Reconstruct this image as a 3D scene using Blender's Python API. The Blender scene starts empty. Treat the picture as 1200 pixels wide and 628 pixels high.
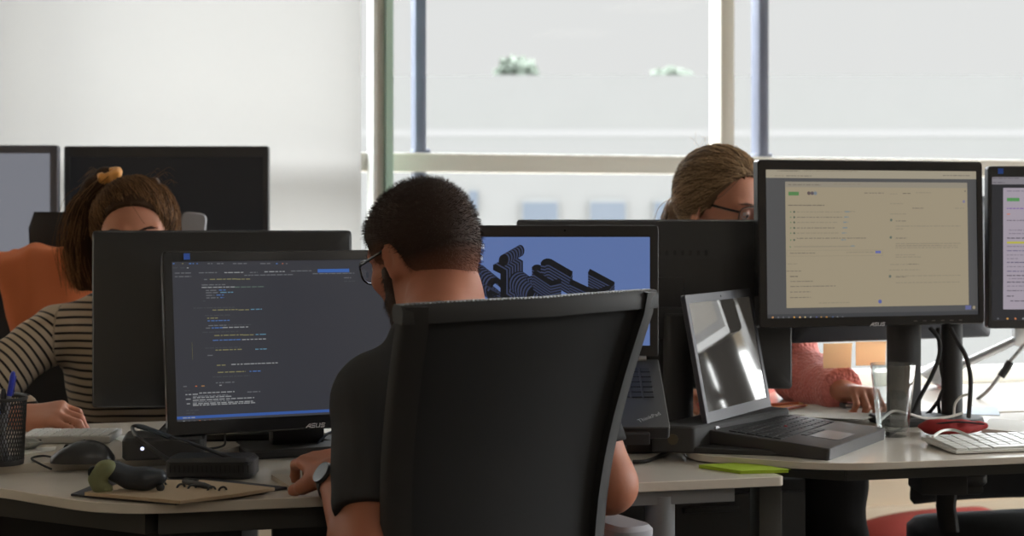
FILL = 6.5      # emission of the added, unseen fill panels
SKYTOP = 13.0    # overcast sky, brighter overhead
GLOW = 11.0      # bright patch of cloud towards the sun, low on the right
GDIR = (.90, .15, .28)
EXPO = 0.0
import bpy, bmesh, math, random
import numpy as np
from mathutils import Vector, Matrix

SC = bpy.context.scene
COL = SC.collection
R = math.radians
# camera constants: focal length in pixels of the 1200-wide frame, horizon row, eye height
F, HY, ZC = 1800.0, 252.0, 1.16
TOP = 0.74          # desk top height
TOPB = 0.725        # the front desk is set a little lower


def P(px, py, Y):
    return Vector(((px - 600) * Y / F, Y, ZC - (py - HY) * Y / F))


def PZ(px, py, z=TOP):
    return P(px, py, F * (ZC - z) / (py - HY))


# ------------------------------------------------------------------ materials
MATS = {}


def lin(c):
    return tuple((v / 255 / 12.92) if v / 255 <= 0.04045 else ((v / 255 + 0.055) / 1.055) ** 2.4 for v in c)


class NT:
    def __init__(s, name):
        s.m = bpy.data.materials.new(name)
        s.m.use_nodes = True
        s.t = s.m.node_tree
        s.b = s.t.nodes['Principled BSDF']
        s.out = s.t.nodes['Material Output']

    def n(s, typ, **kw):
        nd = s.t.nodes.new(typ)
        for k, v in kw.items():
            if k.startswith('i_'):
                nd.inputs[k[2:].replace('_', ' ')].default_value = v
            else:
                setattr(nd, k, v)
        return nd

    def l(s, a, b):
        s.t.links.new(a, b)


def mat(name, col, rough=0.5, metal=0.0, spec=0.5, noise=0.0, nscale=40.0, bump=0.0, bscale=300.0, emit=None, estr=1.0,
        sss=0.0, coat=0.0, sheen=0.0, col2=None):
    """procedural principled surface; col is sRGB 0-255 of the surface itself"""
    if name in MATS:
        return MATS[name]
    t = NT(name)
    b = t.b
    c = lin(col)
    b.inputs['Base Color'].default_value = (*c, 1)
    b.inputs['Roughness'].default_value = rough
    b.inputs['Metallic'].default_value = metal
    b.inputs['Specular IOR Level'].default_value = spec
    if coat:
        b.inputs['Coat Weight'].default_value = coat
        b.inputs['Coat Roughness'].default_value = 0.06
    if sheen:
        b.inputs['Sheen Weight'].default_value = sheen
        b.inputs['Sheen Roughness'].default_value = 0.4
    if sss:
        b.inputs['Subsurface Weight'].default_value = sss
        b.inputs['Subsurface Radius'].default_value = (0.012, 0.005, 0.003)
        b.inputs['Subsurface Scale'].default_value = 1.0
    if emit is not None:
        b.inputs['Emission Color'].default_value = (*lin(emit), 1)
        b.inputs['Emission Strength'].default_value = estr
    co = t.n('ShaderNodeTexCoord')
    if noise:
        nz = t.n('ShaderNodeTexNoise', i_Scale=nscale, i_Detail=5.0)
        t.l(co.outputs['Object'], nz.inputs['Vector'])
        mx = t.n('ShaderNodeMix', data_type='RGBA')
        c2 = lin(col2) if col2 else tuple(v * (1 - noise) for v in c)
        mx.inputs[6].default_value = (*c, 1)
        mx.inputs[7].default_value = (*c2, 1)
        t.l(nz.outputs['Fac'], mx.inputs[0])
        t.l(mx.outputs[2], b.inputs['Base Color'])
    if bump:
        nb = t.n('ShaderNodeTexNoise', i_Scale=bscale, i_Detail=3.0)
        t.l(co.outputs['Object'], nb.inputs['Vector'])
        bp = t.n('ShaderNodeBump', i_Strength=bump, i_Distance=0.002)
        t.l(nb.outputs['Fac'], bp.inputs['Height'])
        t.l(bp.outputs['Normal'], b.inputs['Normal'])
    MATS[name] = t.m
    return t.m


def emis(name, col, k=1.0):
    """a lit display pixel area under a matt panel surface"""
    if name in MATS:
        return MATS[name]
    return mat(name, (8, 8, 9), rough=0.42, spec=0.35, emit=col, estr=k)


def attr_mix(name, c1, c2, attr, rough=0.5, sss=0.0, bump=0.0, bscale=200.0, sheen=0.0, spec=0.5):
    """surface whose own colour varies with a per-vertex value (0 = c1, 1 = c2)"""
    if name in MATS:
        return MATS[name]
    m = mat(name, c1, rough=rough, sss=sss, bump=bump, bscale=bscale, sheen=sheen, spec=spec)
    nt = m.node_tree
    a = nt.nodes.new('ShaderNodeAttribute')
    a.attribute_name = attr
    mx = nt.nodes.new('ShaderNodeMix')
    mx.data_type = 'RGBA'
    mx.inputs[6].default_value = (*lin(c1), 1)
    mx.inputs[7].default_value = (*lin(c2), 1)
    nt.links.new(a.outputs['Fac'], mx.inputs[0])
    nt.links.new(mx.outputs[2], nt.nodes['Principled BSDF'].inputs['Base Color'])
    return m


def stripe_mat(name, c1, c2, period, frac):
    if name in MATS:
        return MATS[name]
    m = mat(name, c1, rough=0.9, bump=0.25, bscale=900, sheen=0.3, spec=0.15)
    nt = m.node_tree
    a = nt.nodes.new('ShaderNodeAttribute')
    a.attribute_name = 'stripe'
    d = nt.nodes.new('ShaderNodeMath'); d.operation = 'DIVIDE'; d.inputs[1].default_value = period
    f = nt.nodes.new('ShaderNodeMath'); f.operation = 'FRACT'
    rp = nt.nodes.new('ShaderNodeValToRGB')
    e = rp.color_ramp.elements
    e[0].position = 0.0; e[0].color = (*lin(c1), 1)
    e[1].position = 1 - frac; e[1].color = (*lin(c1), 1)
    n1 = rp.color_ramp.elements.new(1 - frac + 0.06); n1.color = (*lin(c2), 1)
    n2 = rp.color_ramp.elements.new(0.97); n2.color = (*lin(c2), 1)
    n3 = rp.color_ramp.elements.new(1.0); n3.color = (*lin(c1), 1)
    nt.links.new(a.outputs['Fac'], d.inputs[0]); nt.links.new(d.outputs[0], f.inputs[0])
    nt.links.new(f.outputs[0], rp.inputs[0])
    nt.links.new(rp.outputs[0], nt.nodes['Principled BSDF'].inputs['Base Color'])
    return m


def glass_thin(name, tint=(1, 1, 1), gloss=0.06):
    if name in MATS:
        return MATS[name]
    t = NT(name)
    tr = t.n('ShaderNodeBsdfTransparent'); tr.inputs[0].default_value = (*tint, 1)
    gl = t.n('ShaderNodeBsdfGlossy'); gl.inputs['Roughness'].default_value = 0.02
    mx = t.n('ShaderNodeMixShader'); mx.inputs[0].default_value = gloss
    t.l(tr.outputs[0], mx.inputs[1]); t.l(gl.outputs[0], mx.inputs[2])
    t.l(mx.outputs[0], t.out.inputs[0])
    MATS[name] = t.m
    return t.m


def blind_mat(name, col, trans):
    if name in MATS:
        return MATS[name]
    t = NT(name)
    co = t.n('ShaderNodeTexCoord')
    nz = t.n('ShaderNodeTexNoise', i_Scale=1.1, i_Detail=2.0)
    t.l(co.outputs['Object'], nz.inputs['Vector'])
    mx = t.n('ShaderNodeMix', data_type='RGBA')
    mx.inputs[6].default_value = (*lin(col), 1)
    mx.inputs[7].default_value = (*[v * 0.93 for v in lin(col)], 1)
    t.l(nz.outputs['Fac'], mx.inputs[0])
    df = t.n('ShaderNodeBsdfDiffuse'); tl = t.n('ShaderNodeBsdfTranslucent')
    t.l(mx.outputs[2], df.inputs[0]); t.l(mx.outputs[2], tl.inputs[0])
    ms = t.n('ShaderNodeMixShader'); ms.inputs[0].default_value = trans
    t.l(df.outputs[0], ms.inputs[1]); t.l(tl.outputs[0], ms.inputs[2])
    t.l(ms.outputs[0], t.out.inputs[0])
    MATS[name] = t.m
    return t.m


# ------------------------------------------------------------------ meshes
def tag(o, label=None, cat=None, group=None, kind=None):
    if label: o['label'] = label
    if cat: o['category'] = cat
    if group: o['group'] = group
    if kind: o['kind'] = kind
    return o


WM = {}   # world matrices of the objects built so far


def setp(o, parent, local=None):
    local = local or Matrix.Identity(4)
    o.parent = parent
    o.matrix_local = local if parent else local
    WM[o.name] = (WM[parent.name] @ local) if parent else local


def thing(name, label, cat, loc=(0, 0, 0), rz=0.0, group=None, M=None, kind=None):
    o = bpy.data.objects.new(name, None)
    o.empty_display_size = 0.05
    COL.objects.link(o)
    m = M or (Matrix.Translation(Vector(loc)) @ Matrix.Rotation(rz, 4, 'Z'))
    o.matrix_world = m
    WM[o.name] = m
    return tag(o, label, cat, group, kind)


def finish(me, name, mats, parent, smooth):
    for m in (mats if isinstance(mats, (list, tuple)) else [mats]):
        me.materials.append(m)
    if smooth is not None:
        me.polygons.foreach_set('use_smooth', np.ones(len(me.polygons), dtype=bool))
        if smooth > 0:
            me.set_sharp_from_angle(angle=R(smooth))
    o = bpy.data.objects.new(name, me)
    COL.objects.link(o)
    setp(o, parent)
    return o


class MB:
    def __init__(s):
        s.bm = bmesh.new()
        s.mi = 0

    def box(s, c, size, M=None, bev=0.0, seg=2):
        t = bmesh.new()
        bmesh.ops.create_cube(t, size=1.0)
        bmesh.ops.scale(t, vec=Vector(size), verts=t.verts)
        if bev:
            bmesh.ops.bevel(t, geom=t.edges[:], offset=min(bev, min(size) * 0.49), segments=seg, affect='EDGES', profile=0.5)
        bmesh.ops.translate(t, vec=Vector(c), verts=t.verts)
        if M is not None:
            bmesh.ops.transform(t, matrix=M, verts=t.verts)
        mp = {v: s.bm.verts.new(v.co) for v in t.verts}
        for f in t.faces:
            g = s.bm.faces.new([mp[v] for v in f.verts]); g.material_index = s.mi
        t.free()
        return s

    def grid(s, rows, close=False, cap=False):
        """quads between equal-length rows of points (each row optionally a closed ring)"""
        vv = [[s.bm.verts.new(p) for p in row] for row in rows]
        n = len(rows[0])
        for a, b in zip(vv, vv[1:]):
            for i in range(n if close else n - 1):
                j = (i + 1) % n
                try:
                    f = s.bm.faces.new((a[i], a[j], b[j], b[i])); f.material_index = s.mi
                except ValueError:
                    pass
        if cap:
            for ring, rev in ((vv[0], True), (vv[-1], False)):
                f = s.bm.faces.new(ring[::-1] if rev else ring); f.material_index = s.mi
        return s

    def poly(s, pts):
        f = s.bm.faces.new([s.bm.verts.new(p) for p in pts]); f.material_index = s.mi
        return s

    def prism(s, pts, z0, z1, M=None, ch=0.0):
        """extrude a 2-D outline from z0 to z1 with a small chamfer ch"""
        def ring(z, off):
            if not off:
                return [Vector((x, y, z)) for x, y in pts]
            n = len(pts); out = []
            area = sum(pts[i][0] * pts[(i + 1) % n][1] - pts[(i + 1) % n][0] * pts[i][1] for i in range(n))
            sg = 1 if area > 0 else -1
            for i in range(n):
                a, b, c = Vector(pts[i - 1]), Vector(pts[i]), Vector(pts[(i + 1) % n])
                d1 = (b - a).normalized() if (b - a).length > 1e-9 else Vector((1, 0)); d2 = (c - b).normalized() if (c - b).length > 1e-9 else d1
                nn = Vector((-(d1.y + d2.y), d1.x + d2.x))
                if nn.length < 1e-6: nn = Vector((-d1.y, d1.x))
                nn.normalize()
                out.append(Vector((b.x + nn.x * off * sg, b.y + nn.y * off * sg, z)))
            return out
        rows = [ring(z0, ch), ring(z0 + ch, 0), ring(z1 - ch, 0), ring(z1, ch)] if ch else [ring(z0, 0), ring(z1, 0)]
        if M is not None:
            rows = [[M @ p for p in r] for r in rows]
        return s.grid(rows, close=True, cap=True)

    def tube(s, pts, r, n=8, cap=True, flat=1.0):
        pts = [Vector(p) for p in pts]
        m = len(pts)
        rr = r if isinstance(r, (list, tuple)) else [r] * m
        rows = []
        up = Vector((0, 0, 1))
        prev = None
        for i, p in enumerate(pts):
            t = (pts[min(i + 1, m - 1)] - pts[max(i - 1, 0)])
            t = t.normalized() if t.length > 1e-9 else Vector((0, 0, 1))
            if prev is None:
                a = t.cross(up)
                if a.length < 1e-3: a = t.cross(Vector((1, 0, 0)))
            else:
                a = prev - t * prev.dot(t)
                if a.length < 1e-6: a = t.cross(up)
            a.normalize(); prev = a
            b = t.cross(a)
            rows.append([p + (a * math.cos(2 * math.pi * k / n) + b * math.sin(2 * math.pi * k / n) * flat) * rr[i] for k in range(n)])
        return s.grid(rows, close=True, cap=cap)

    def lathe(s, prof, n=32, M=None, closed=False):
        rows = [[Vector((r * math.cos(2 * math.pi * k / n), r * math.sin(2 * math.pi * k / n), z)) for k in range(n)] for r, z in prof]
        if M is not None:
            rows = [[M @ p for p in q] for q in rows]
        if closed: rows.append(rows[0])
        return s.grid(rows, close=True, cap=not closed)

    def ball(s, c, r, M=None, n=16):
        r = (r, r, r) if not isinstance(r, (tuple, list)) else r
        rows = []
        for j in range(1, n):
            th = math.pi * j / n
            rows.append([Vector((c[0] + r[0] * math.sin(th) * math.cos(2 * math.pi * k / (2 * n)), c[1] + r[1] * math.sin(th) * math.sin(2 * math.pi * k / (2 * n)), c[2] - r[2] * math.cos(th))) for k in range(2 * n)])
        if M is not None:
            rows = [[M @ p for p in q] for q in rows]
        return s.grid(rows, close=True, cap=True)

    def build(s, name, mats, parent=None, smooth=35, world=False, xform=None):
        bm = s.bm
        if world and parent is not None:
            bmesh.ops.transform(bm, matrix=WM[parent.name].inverted(), verts=bm.verts)
        if xform is not None:
            bmesh.ops.transform(bm, matrix=xform, verts=bm.verts)
        bmesh.ops.recalc_face_normals(bm, faces=bm.faces)
        me = bpy.data.meshes.new(name)
        bm.to_mesh(me); bm.free()
        return finish(me, name, mats, parent, smooth)


def local_origin(o):
    """move a one-mesh thing's origin to the bottom centre of its mesh"""
    me = o.data
    n = len(me.vertices)
    co = np.empty(n * 3); me.vertices.foreach_get('co', co); co = co.reshape(-1, 3)
    c = np.array([(co[:, 0].min() + co[:, 0].max()) / 2, (co[:, 1].min() + co[:, 1].max()) / 2, co[:, 2].min()])
    me.vertices.foreach_set('co', (co - c).ravel()); me.update()
    o.matrix_world = Matrix.Translation(Vector(c)); WM[o.name] = o.matrix_world.copy()
    return o


def rpoly(pts, rad, n=6):
    """2-D outline with rounded corners; rad is one number or one per corner"""
    out = []
    m = len(pts)
    for i in range(m):
        r = rad[i] if isinstance(rad, (list, tuple)) else rad
        a, b, c = Vector(pts[i - 1]), Vector(pts[i]), Vector(pts[(i + 1) % m])
        if r <= 0:
            out.append((b.x, b.y)); continue
        d1, d2 = (a - b), (c - b)
        r = min(r, d1.length * 0.49, d2.length * 0.49)
        p, q = b + d1.normalized() * r, b + d2.normalized() * r
        for k in range(n + 1):
            t = k / n
            v = p * (1 - t) ** 2 + b * 2 * t * (1 - t) + q * t * t
            out.append((v.x, v.y))
    return out


def rrect(w, h, r, n=5, cx=0, cy=0):
    return rpoly([(cx - w / 2, cy - h / 2), (cx + w / 2, cy - h / 2), (cx + w / 2, cy + h / 2), (cx - w / 2, cy + h / 2)], r, n)


def spline(pts, n=8):
    """Catmull-Rom through points"""
    pts = [Vector(p) for p in pts]
    out = []
    for i in range(len(pts) - 1):
        p0, p1, p2, p3 = pts[max(i - 1, 0)], pts[i], pts[i + 1], pts[min(i + 2, len(pts) - 1)]
        for k in range(n):
            t = k / n
            out.append(0.5 * ((2 * p1) + (p2 - p0) * t + (2 * p0 - 5 * p1 + 4 * p2 - p3) * t * t + (3 * p1 - p0 - 3 * p2 + p3) * t ** 3))
    out.append(pts[-1])
    return out


def cable(name, pts, r, m, label, group=None, n=8):
    mb = MB()
    mb.tube(spline(pts), r, n)
    o = mb.build(name, m)
    local_origin(o)
    return tag(o, label, 'cable', group)


def mesh_np(name, V, Q, mats, parent=None, smooth=0, attrs=None, T=None):
    """numpy vertices + quads (+ triangles T) to an object; V in world space, moved under parent"""
    V = np.asarray(V, dtype=np.float64)
    if parent is not None:
        Mi = np.array(WM[parent.name].inverted())
        V = V @ Mi[:3, :3].T + Mi[:3, 3]
    me = bpy.data.meshes.new(name)
    Q = np.asarray(Q, dtype=np.int32).reshape(-1, 4)
    T = np.zeros((0, 3), np.int32) if T is None else np.asarray(T, dtype=np.int32).reshape(-1, 3)
    me.vertices.add(len(V)); me.vertices.foreach_set('co', V.astype(np.float32).ravel())
    me.loops.add(Q.size + T.size); me.loops.foreach_set('vertex_index', np.concatenate([Q.ravel(), T.ravel()]))
    me.polygons.add(len(Q) + len(T))
    st = np.concatenate([np.arange(len(Q)) * 4, Q.size + np.arange(len(T)) * 3])
    me.polygons.foreach_set('loop_start', st.astype(np.int32))
    me.update(calc_edges=True)
    me.validate()
    for k, a in (attrs or {}).items():
        at = me.attributes.new(k, 'FLOAT', 'POINT')
        at.data.foreach_set('value', np.asarray(a, dtype=np.float32))
    return finish(me, name, mats, parent, smooth)


def text_polys(txt, size):
    cu = bpy.data.curves.new('t', 'FONT')
    cu.body = txt; cu.size = size; cu.align_x = 'CENTER'; cu.align_y = 'CENTER'; cu.resolution_u = 3
    ob = bpy.data.objects.new('t', cu); COL.objects.link(ob)
    bpy.context.view_layer.update()
    me = bpy.data.meshes.new_from_object(ob.evaluated_get(bpy.context.evaluated_depsgraph_get()))
    polys = [[me.vertices[i].co.copy() for i in p.vertices] for p in me.polygons]
    bpy.data.objects.remove(ob); bpy.data.curves.remove(cu); bpy.data.meshes.remove(me)
    return polys


# ------------------------------------------------------------------ signed-distance modelling for bodies, hair and cloth
class Vox:
    def __init__(s, lo, hi, h):
        s.lo = np.array(lo, float); s.h = h
        s.n = np.ceil((np.array(hi, float) - s.lo) / h).astype(int) + 1
        s.f = np.full(tuple(s.n), 0.06, np.float32)

    def win(s, lo, hi):
        i0 = np.clip(np.floor((lo - s.lo) / s.h).astype(int), 0, s.n)
        i1 = np.clip(np.ceil((hi - s.lo) / s.h).astype(int) + 1, 0, s.n)
        if (i1 <= i0).any(): return None
        ax = [(s.lo[a] + s.h * np.arange(i0[a], i1[a])).astype(np.float32) for a in range(3)]
        return tuple(slice(i0[a], i1[a]) for a in range(3)), ax[0][:, None, None], ax[1][None, :, None], ax[2][None, None, :]

    def put(s, sl, d, k, op):
        a = s.f[sl]
        if op == 'sub':
            d = -d
            h = np.maximum(k - np.abs(a - d), 0) / k if k > 0 else 0
            s.f[sl] = np.maximum(a, d) + h * h * k * 0.25
        else:
            h = np.maximum(k - np.abs(a - d), 0) / k if k > 0 else 0
            s.f[sl] = np.minimum(a, d) - h * h * k * 0.25

    def cap(s, a, b, ra, rb=None, k=0.01, op='add'):
        a = np.array(a, float); b = np.array(b, float); rb = ra if rb is None else rb
        m = max(ra, rb) + k + 4 * s.h
        w = s.win(np.minimum(a, b) - m, np.maximum(a, b) + m)
        if w is None: return s
        sl, X, Y, Z = w
        ab = b - a; L = float(ab @ ab) + 1e-12
        t = np.clip(((X - a[0]) * ab[0] + (Y - a[1]) * ab[1] + (Z - a[2]) * ab[2]) / L, 0, 1).astype(np.float32)
        d = np.sqrt((X - a[0] - ab[0] * t) ** 2 + (Y - a[1] - ab[1] * t) ** 2 + (Z - a[2] - ab[2] * t) ** 2) - (ra + (rb - ra) * t)
        s.put(sl, d.astype(np.float32), k, op)
        return s

    def ell(s, c, r, Rm=None, k=0.01, op='add'):
        c = np.array(c, float); r = np.array(r, float)
        m = r.max() + k + 4 * s.h
        w = s.win(c - m, c + m)
        if w is None: return s
        sl, X, Y, Z = w
        x, y, z = X - c[0], Y - c[1], Z - c[2]
        if Rm is not None:
            Rm = np.array(Rm, float)
            x, y, z = [x * Rm[0, i] + y * Rm[1, i] + z * Rm[2, i] for i in range(3)]
        q = np.sqrt((x / r[0]) ** 2 + (y / r[1]) ** 2 + (z / r[2]) ** 2)
        g = np.sqrt((x / r[0] ** 2) ** 2 + (y / r[1] ** 2) ** 2 + (z / r[2] ** 2) ** 2)
        d = q * (q - 1) / np.maximum(g, 1e-5)
        s.put(sl, d.astype(np.float32), k, op)
        return s

    def pts(s):
        ax = [s.lo[a] + s.h * np.arange(s.n[a]) for a in range(3)]
        return ax[0][:, None, None], ax[1][None, :, None], ax[2][None, None, :]

    def cut(s, g):
        s.f = np.maximum(s.f, g.astype(np.float32))
        return s

    def mesh(s):
        f = s.f
        f[0], f[-1], f[:, 0], f[:, -1], f[:, :, 0], f[:, :, -1] = [np.maximum(q, 0.01) for q in (f[0], f[-1], f[:, 0], f[:, -1], f[:, :, 0], f[:, :, -1])]
        sg = f < 0
        c = np.zeros(tuple(s.n - 1), np.int8)
        for i in (0, 1):
            for j in (0, 1):
                for k in (0, 1):
                    c += sg[i:s.n[0] - 1 + i, j:s.n[1] - 1 + j, k:s.n[2] - 1 + k]
        act = np.argwhere((c > 0) & (c < 8))
        idx = np.full(c.shape, -1, np.int32)
        idx[act[:, 0], act[:, 1], act[:, 2]] = np.arange(len(act))
        acc = np.zeros((len(act), 3)); num = np.zeros(len(act))
        for a in range(3):
            o = [i for i in range(3) if i != a]
            for p in (0, 1):
                for q in (0, 1):
                    off = np.zeros(3, int); off[o[0]] = p; off[o[1]] = q
                    e = np.zeros(3, int); e[a] = 1
                    i0 = act + off; i1 = i0 + e
                    f0 = f[i0[:, 0], i0[:, 1], i0[:, 2]]; f1 = f[i1[:, 0], i1[:, 1], i1[:, 2]]
                    cr = (f0 < 0) != (f1 < 0)
                    t = f0[cr] / (f0[cr] - f1[cr])
                    acc[cr] += off + e * t[:, None]; num[cr] += 1
        V = (act + acc / num[:, None]) * s.h + s.lo
        Q = []
        for a in range(3):
            b, d = (a + 1) % 3, (a + 2) % 3
            s0 = [slice(None)] * 3; s1 = [slice(None)] * 3
            s0[a] = slice(0, -1); s1[a] = slice(1, None)
            A, B = sg[tuple(s0)], sg[tuple(s1)]
            for flip, msk in ((False, A & ~B), (True, ~A & B)):
                g = np.argwhere(msk)
                g = g[(g[:, b] > 0) & (g[:, d] > 0) & (g[:, b] < s.n[b] - 1) & (g[:, d] < s.n[d] - 1)]
                eb = np.zeros(3, int); eb[b] = 1
                ed = np.zeros(3, int); ed[d] = 1
                q = [g - eb - ed, g - ed, g, g - eb]
                q = np.stack([idx[x[:, 0], x[:, 1], x[:, 2]] for x in q], 1)
                Q.append(q[:, ::-1] if flip else q)
        return V, np.concatenate(Q)


def smooth_np(V, Q, it=1, lam=0.5):
    n = len(V)
    E = np.concatenate([Q[:, [0, 1]], Q[:, [1, 2]], Q[:, [2, 3]], Q[:, [3, 0]]])
    for _ in range(it):
        deg = np.bincount(E.ravel(), minlength=n)
        S = np.stack([np.bincount(E[:, 0], V[E[:, 1], k], n) + np.bincount(E[:, 1], V[E[:, 0], k], n) for k in range(3)], 1)
        V = V + lam * (S / np.maximum(deg, 1)[:, None] - V)
    return V


def normals_np(V, Q):
    N = np.cross(V[Q[:, 2]] - V[Q[:, 0]], V[Q[:, 3]] - V[Q[:, 1]])
    out = np.stack([sum(np.bincount(Q[:, i], N[:, k], len(V)) for i in range(4)) for k in range(3)], 1)
    return out / np.maximum(np.linalg.norm(out, axis=1), 1e-12)[:, None]


def wob(V, s, seed=0, oct=3):
    """cheap smooth noise from sums of sines, about -1..1"""
    rg = np.random.RandomState(seed)
    o = np.zeros(len(V)); a = 1.0; tot = 0
    for k in range(oct):
        for _ in range(3):
            d = rg.normal(size=3); d /= np.linalg.norm(d)
            o += a * np.sin(V @ d * s * (1.7 ** k) * (0.7 + 0.6 * rg.rand()) + rg.rand() * 6.28)
            tot += a * 0.6
        a *= 0.6
    return o / tot


def segdist(V, a, b):
    a = np.array(a); b = np.array(b); ab = b - a
    t = np.clip((V - a) @ ab / (ab @ ab), 0, 1)
    return np.linalg.norm(V - a - t[:, None] * ab, axis=1), t

# ================================================================== MATERIALS
black = mat('black plastic', (63, 63, 64), 0.5, spec=0.35, bump=0.05, bscale=1500)
blackm = mat('matt black plastic', (63, 63, 64), 0.65, spec=0.3)
piano = mat('piano black plastic', (40, 40, 42), 0.22, spec=0.4, coat=0.15)
dkgrey = mat('dark grey metal', (62, 62, 62), 0.5, metal=0.3)
rubber = mat('black rubber', (52, 52, 53), 0.75, spec=0.25)
steel = mat('brushed steel', (190, 192, 196), 0.3, metal=0.9)
legm = mat('grey painted steel', (128, 130, 134), 0.45, spec=0.4)
legdk = mat('dark painted steel', (66, 66, 64), 0.5)
white = mat('white plastic', (225, 225, 222), 0.4)
paper = mat('white paper', (226, 225, 220), 0.85, spec=0.2)
deskm = mat('pale grey laminate', (222, 214, 202), 0.17, noise=0.05, nscale=18, spec=0.5)
logo = mat('silver print', (205, 205, 208), 0.4, metal=0.2)
led = mat('white power light', (220, 225, 255), 0.4, emit=(215, 222, 255), estr=1.4)

# ================================================================== ROOM (window wall turned 16.7 degrees about the vertical)
WY = 5.2
WE = Vector((0.958, 0.287, 0)).normalized()
WN = Vector((WE.y, -WE.x, 0))            # towards the room
WMAT = Matrix((( WE.x, -WN.x, 0, 0), (WE.y, -WN.y, 0, WY), (0, 0, 1, 0), (0, 0, 0, 1)))   # local x along the wall, y outwards, z up


def wt(px):
    q = (px - 600) / F
    return WY * q / (WE.x - q * WE.y)


def struct(name, mb, m, smooth=None, M=None, label=None):
    o = mb.build(name, m, None, smooth)
    if M is not None:
        o.matrix_world = M
    WM[o.name] = o.matrix_world.copy()
    tag(o, label, None, None, 'structure')
    return o


plaster = mat('warm plaster', (214, 196, 170), 0.9, noise=0.05, nscale=6, bump=0.05, bscale=120, spec=0.2)
carpet = mat('charcoal carpet', (88, 86, 83), 0.95, noise=0.3, nscale=300, bump=0.4, bscale=900, spec=0.1)
ceilm = mat('ceiling plaster', (205, 203, 198), 0.95, spec=0.1)
T0, T1, DB, CH = -4.2, 3.6, -9.0, 2.75     # wall-local extents of the room; DB = depth behind the windows; ceiling height

mb = MB(); mb.box(((T0 + T1) / 2, DB / 2, -0.05), (T1 - T0 + 0.6, -DB + 0.6, 0.1)); struct('floor', mb, carpet, M=WMAT)
mb = MB(); mb.box(((T0 + T1) / 2, DB / 2, CH + 0.06), (T1 - T0 + 0.6, -DB + 0.6, 0.12)); struct('ceiling', mb, ceilm, M=WMAT)
mb = MB(); mb.box((T0 - 0.15, DB / 2, CH / 2), (0.3, -DB + 0.6, CH)); struct('wall_left', mb, plaster, M=WMAT)
mb = MB(); mb.box(((T0 + T1) / 2, DB - 0.15, CH / 2), (T1 - T0, 0.3, CH)); struct('wall_back', mb, plaster, M=WMAT)
# right wall with a window opening in it
RW0, RW1, RZ0, RZ1 = -4.0, -0.35, 0.6, 2.6
mb = MB()
mb.box((T1 + 0.15, (DB + RW0) / 2, CH / 2), (0.3, RW0 - DB, CH))
mb.box((T1 + 0.15, RW1 / 2, CH / 2), (0.3, -RW1, CH))
mb.box((T1 + 0.15, (RW0 + RW1) / 2, RZ0 / 2), (0.3, RW1 - RW0, RZ0))
mb.box((T1 + 0.15, (RW0 + RW1) / 2, (RZ1 + CH) / 2), (0.3, RW1 - RW0, CH - RZ1))
struct('wall_right', mb, plaster, M=WMAT)
# window wall: parapet below the glass and a strip above it
SILL, WTOP = 0.535, 2.62
mb = MB()
mb.box(((T0 + T1) / 2, 0.12, SILL / 2), (T1 - T0, 0.24, SILL))
mb.box(((T0 + T1) / 2, 0.12, (WTOP + CH) / 2), (T1 - T0, 0.24, CH - WTOP))
struct('wall_window', mb, plaster, M=WMAT)
sillm = mat('white window board', (222, 220, 214), 0.4)
mb = MB(); mb.box(((T0 + T1) / 2, -0.10, SILL - 0.015), (T1 - T0, 0.22, 0.03), bev=0.004); struct('trim_1', mb, sillm, 35, M=WMAT)
mb = MB(); mb.box(((T0 + T1) / 2, -0.012, 0.05), (T1 - T0, 0.02, 0.10), bev=0.004); struct('baseboard_window', mb, mat('warm skirting', (196, 178, 152), 0.6), 35, M=WMAT)

win = thing('window_1', None, None, M=WMAT, kind='structure')
frame_l = mat('warm grey window frame', (218, 214, 203), 0.45)
frame_d = mat('blue grey window gasket', (112, 118, 138), 0.5)
pane = glass_thin('window glass', (0.985, 0.995, 0.99), 0.002)
TR0, TR1 = 1.303, 1.366
mb = MB(); mb.box(((T0 + T1) / 2, 0.03, (TR0 + TR1) / 2), (T1 - T0, 0.10, TR1 - TR0), bev=0.004); mb.build('transom', frame_l, win)
mb = MB(); mb.box(((T0 + T1) / 2, 0.03, SILL + 0.028), (T1 - T0, 0.10, 0.056), bev=0.004); mb.build('bottom_rail', frame_l, win)
mb = MB(); mb.box(((T0 + T1) / 2, 0.03, WTOP - 0.03), (T1 - T0, 0.10, 0.06), bev=0.004); mb.build('top_rail', frame_l, win)


def mullion(t0, t1, m, y0=-0.02, y1=0.08, foot=False, zs=((SILL + 0.056, TR0), (TR1, WTOP - 0.06))):
    mb = MB()
    for a, b in zs:
        mb.box(((t0 + t1) / 2, (y0 + y1) / 2, (a + b) / 2), (t1 - t0, y1 - y0, b - a), bev=0.003)
        if foot and a > 1.2:
            mb.box(((t0 + t1) / 2 + 0.006, (y0 + y1) / 2, a + 0.008), (t1 - t0 + 0.02, y1 - y0, 0.016), bev=0.006)
    mb.build('mullion', m, win)


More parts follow.
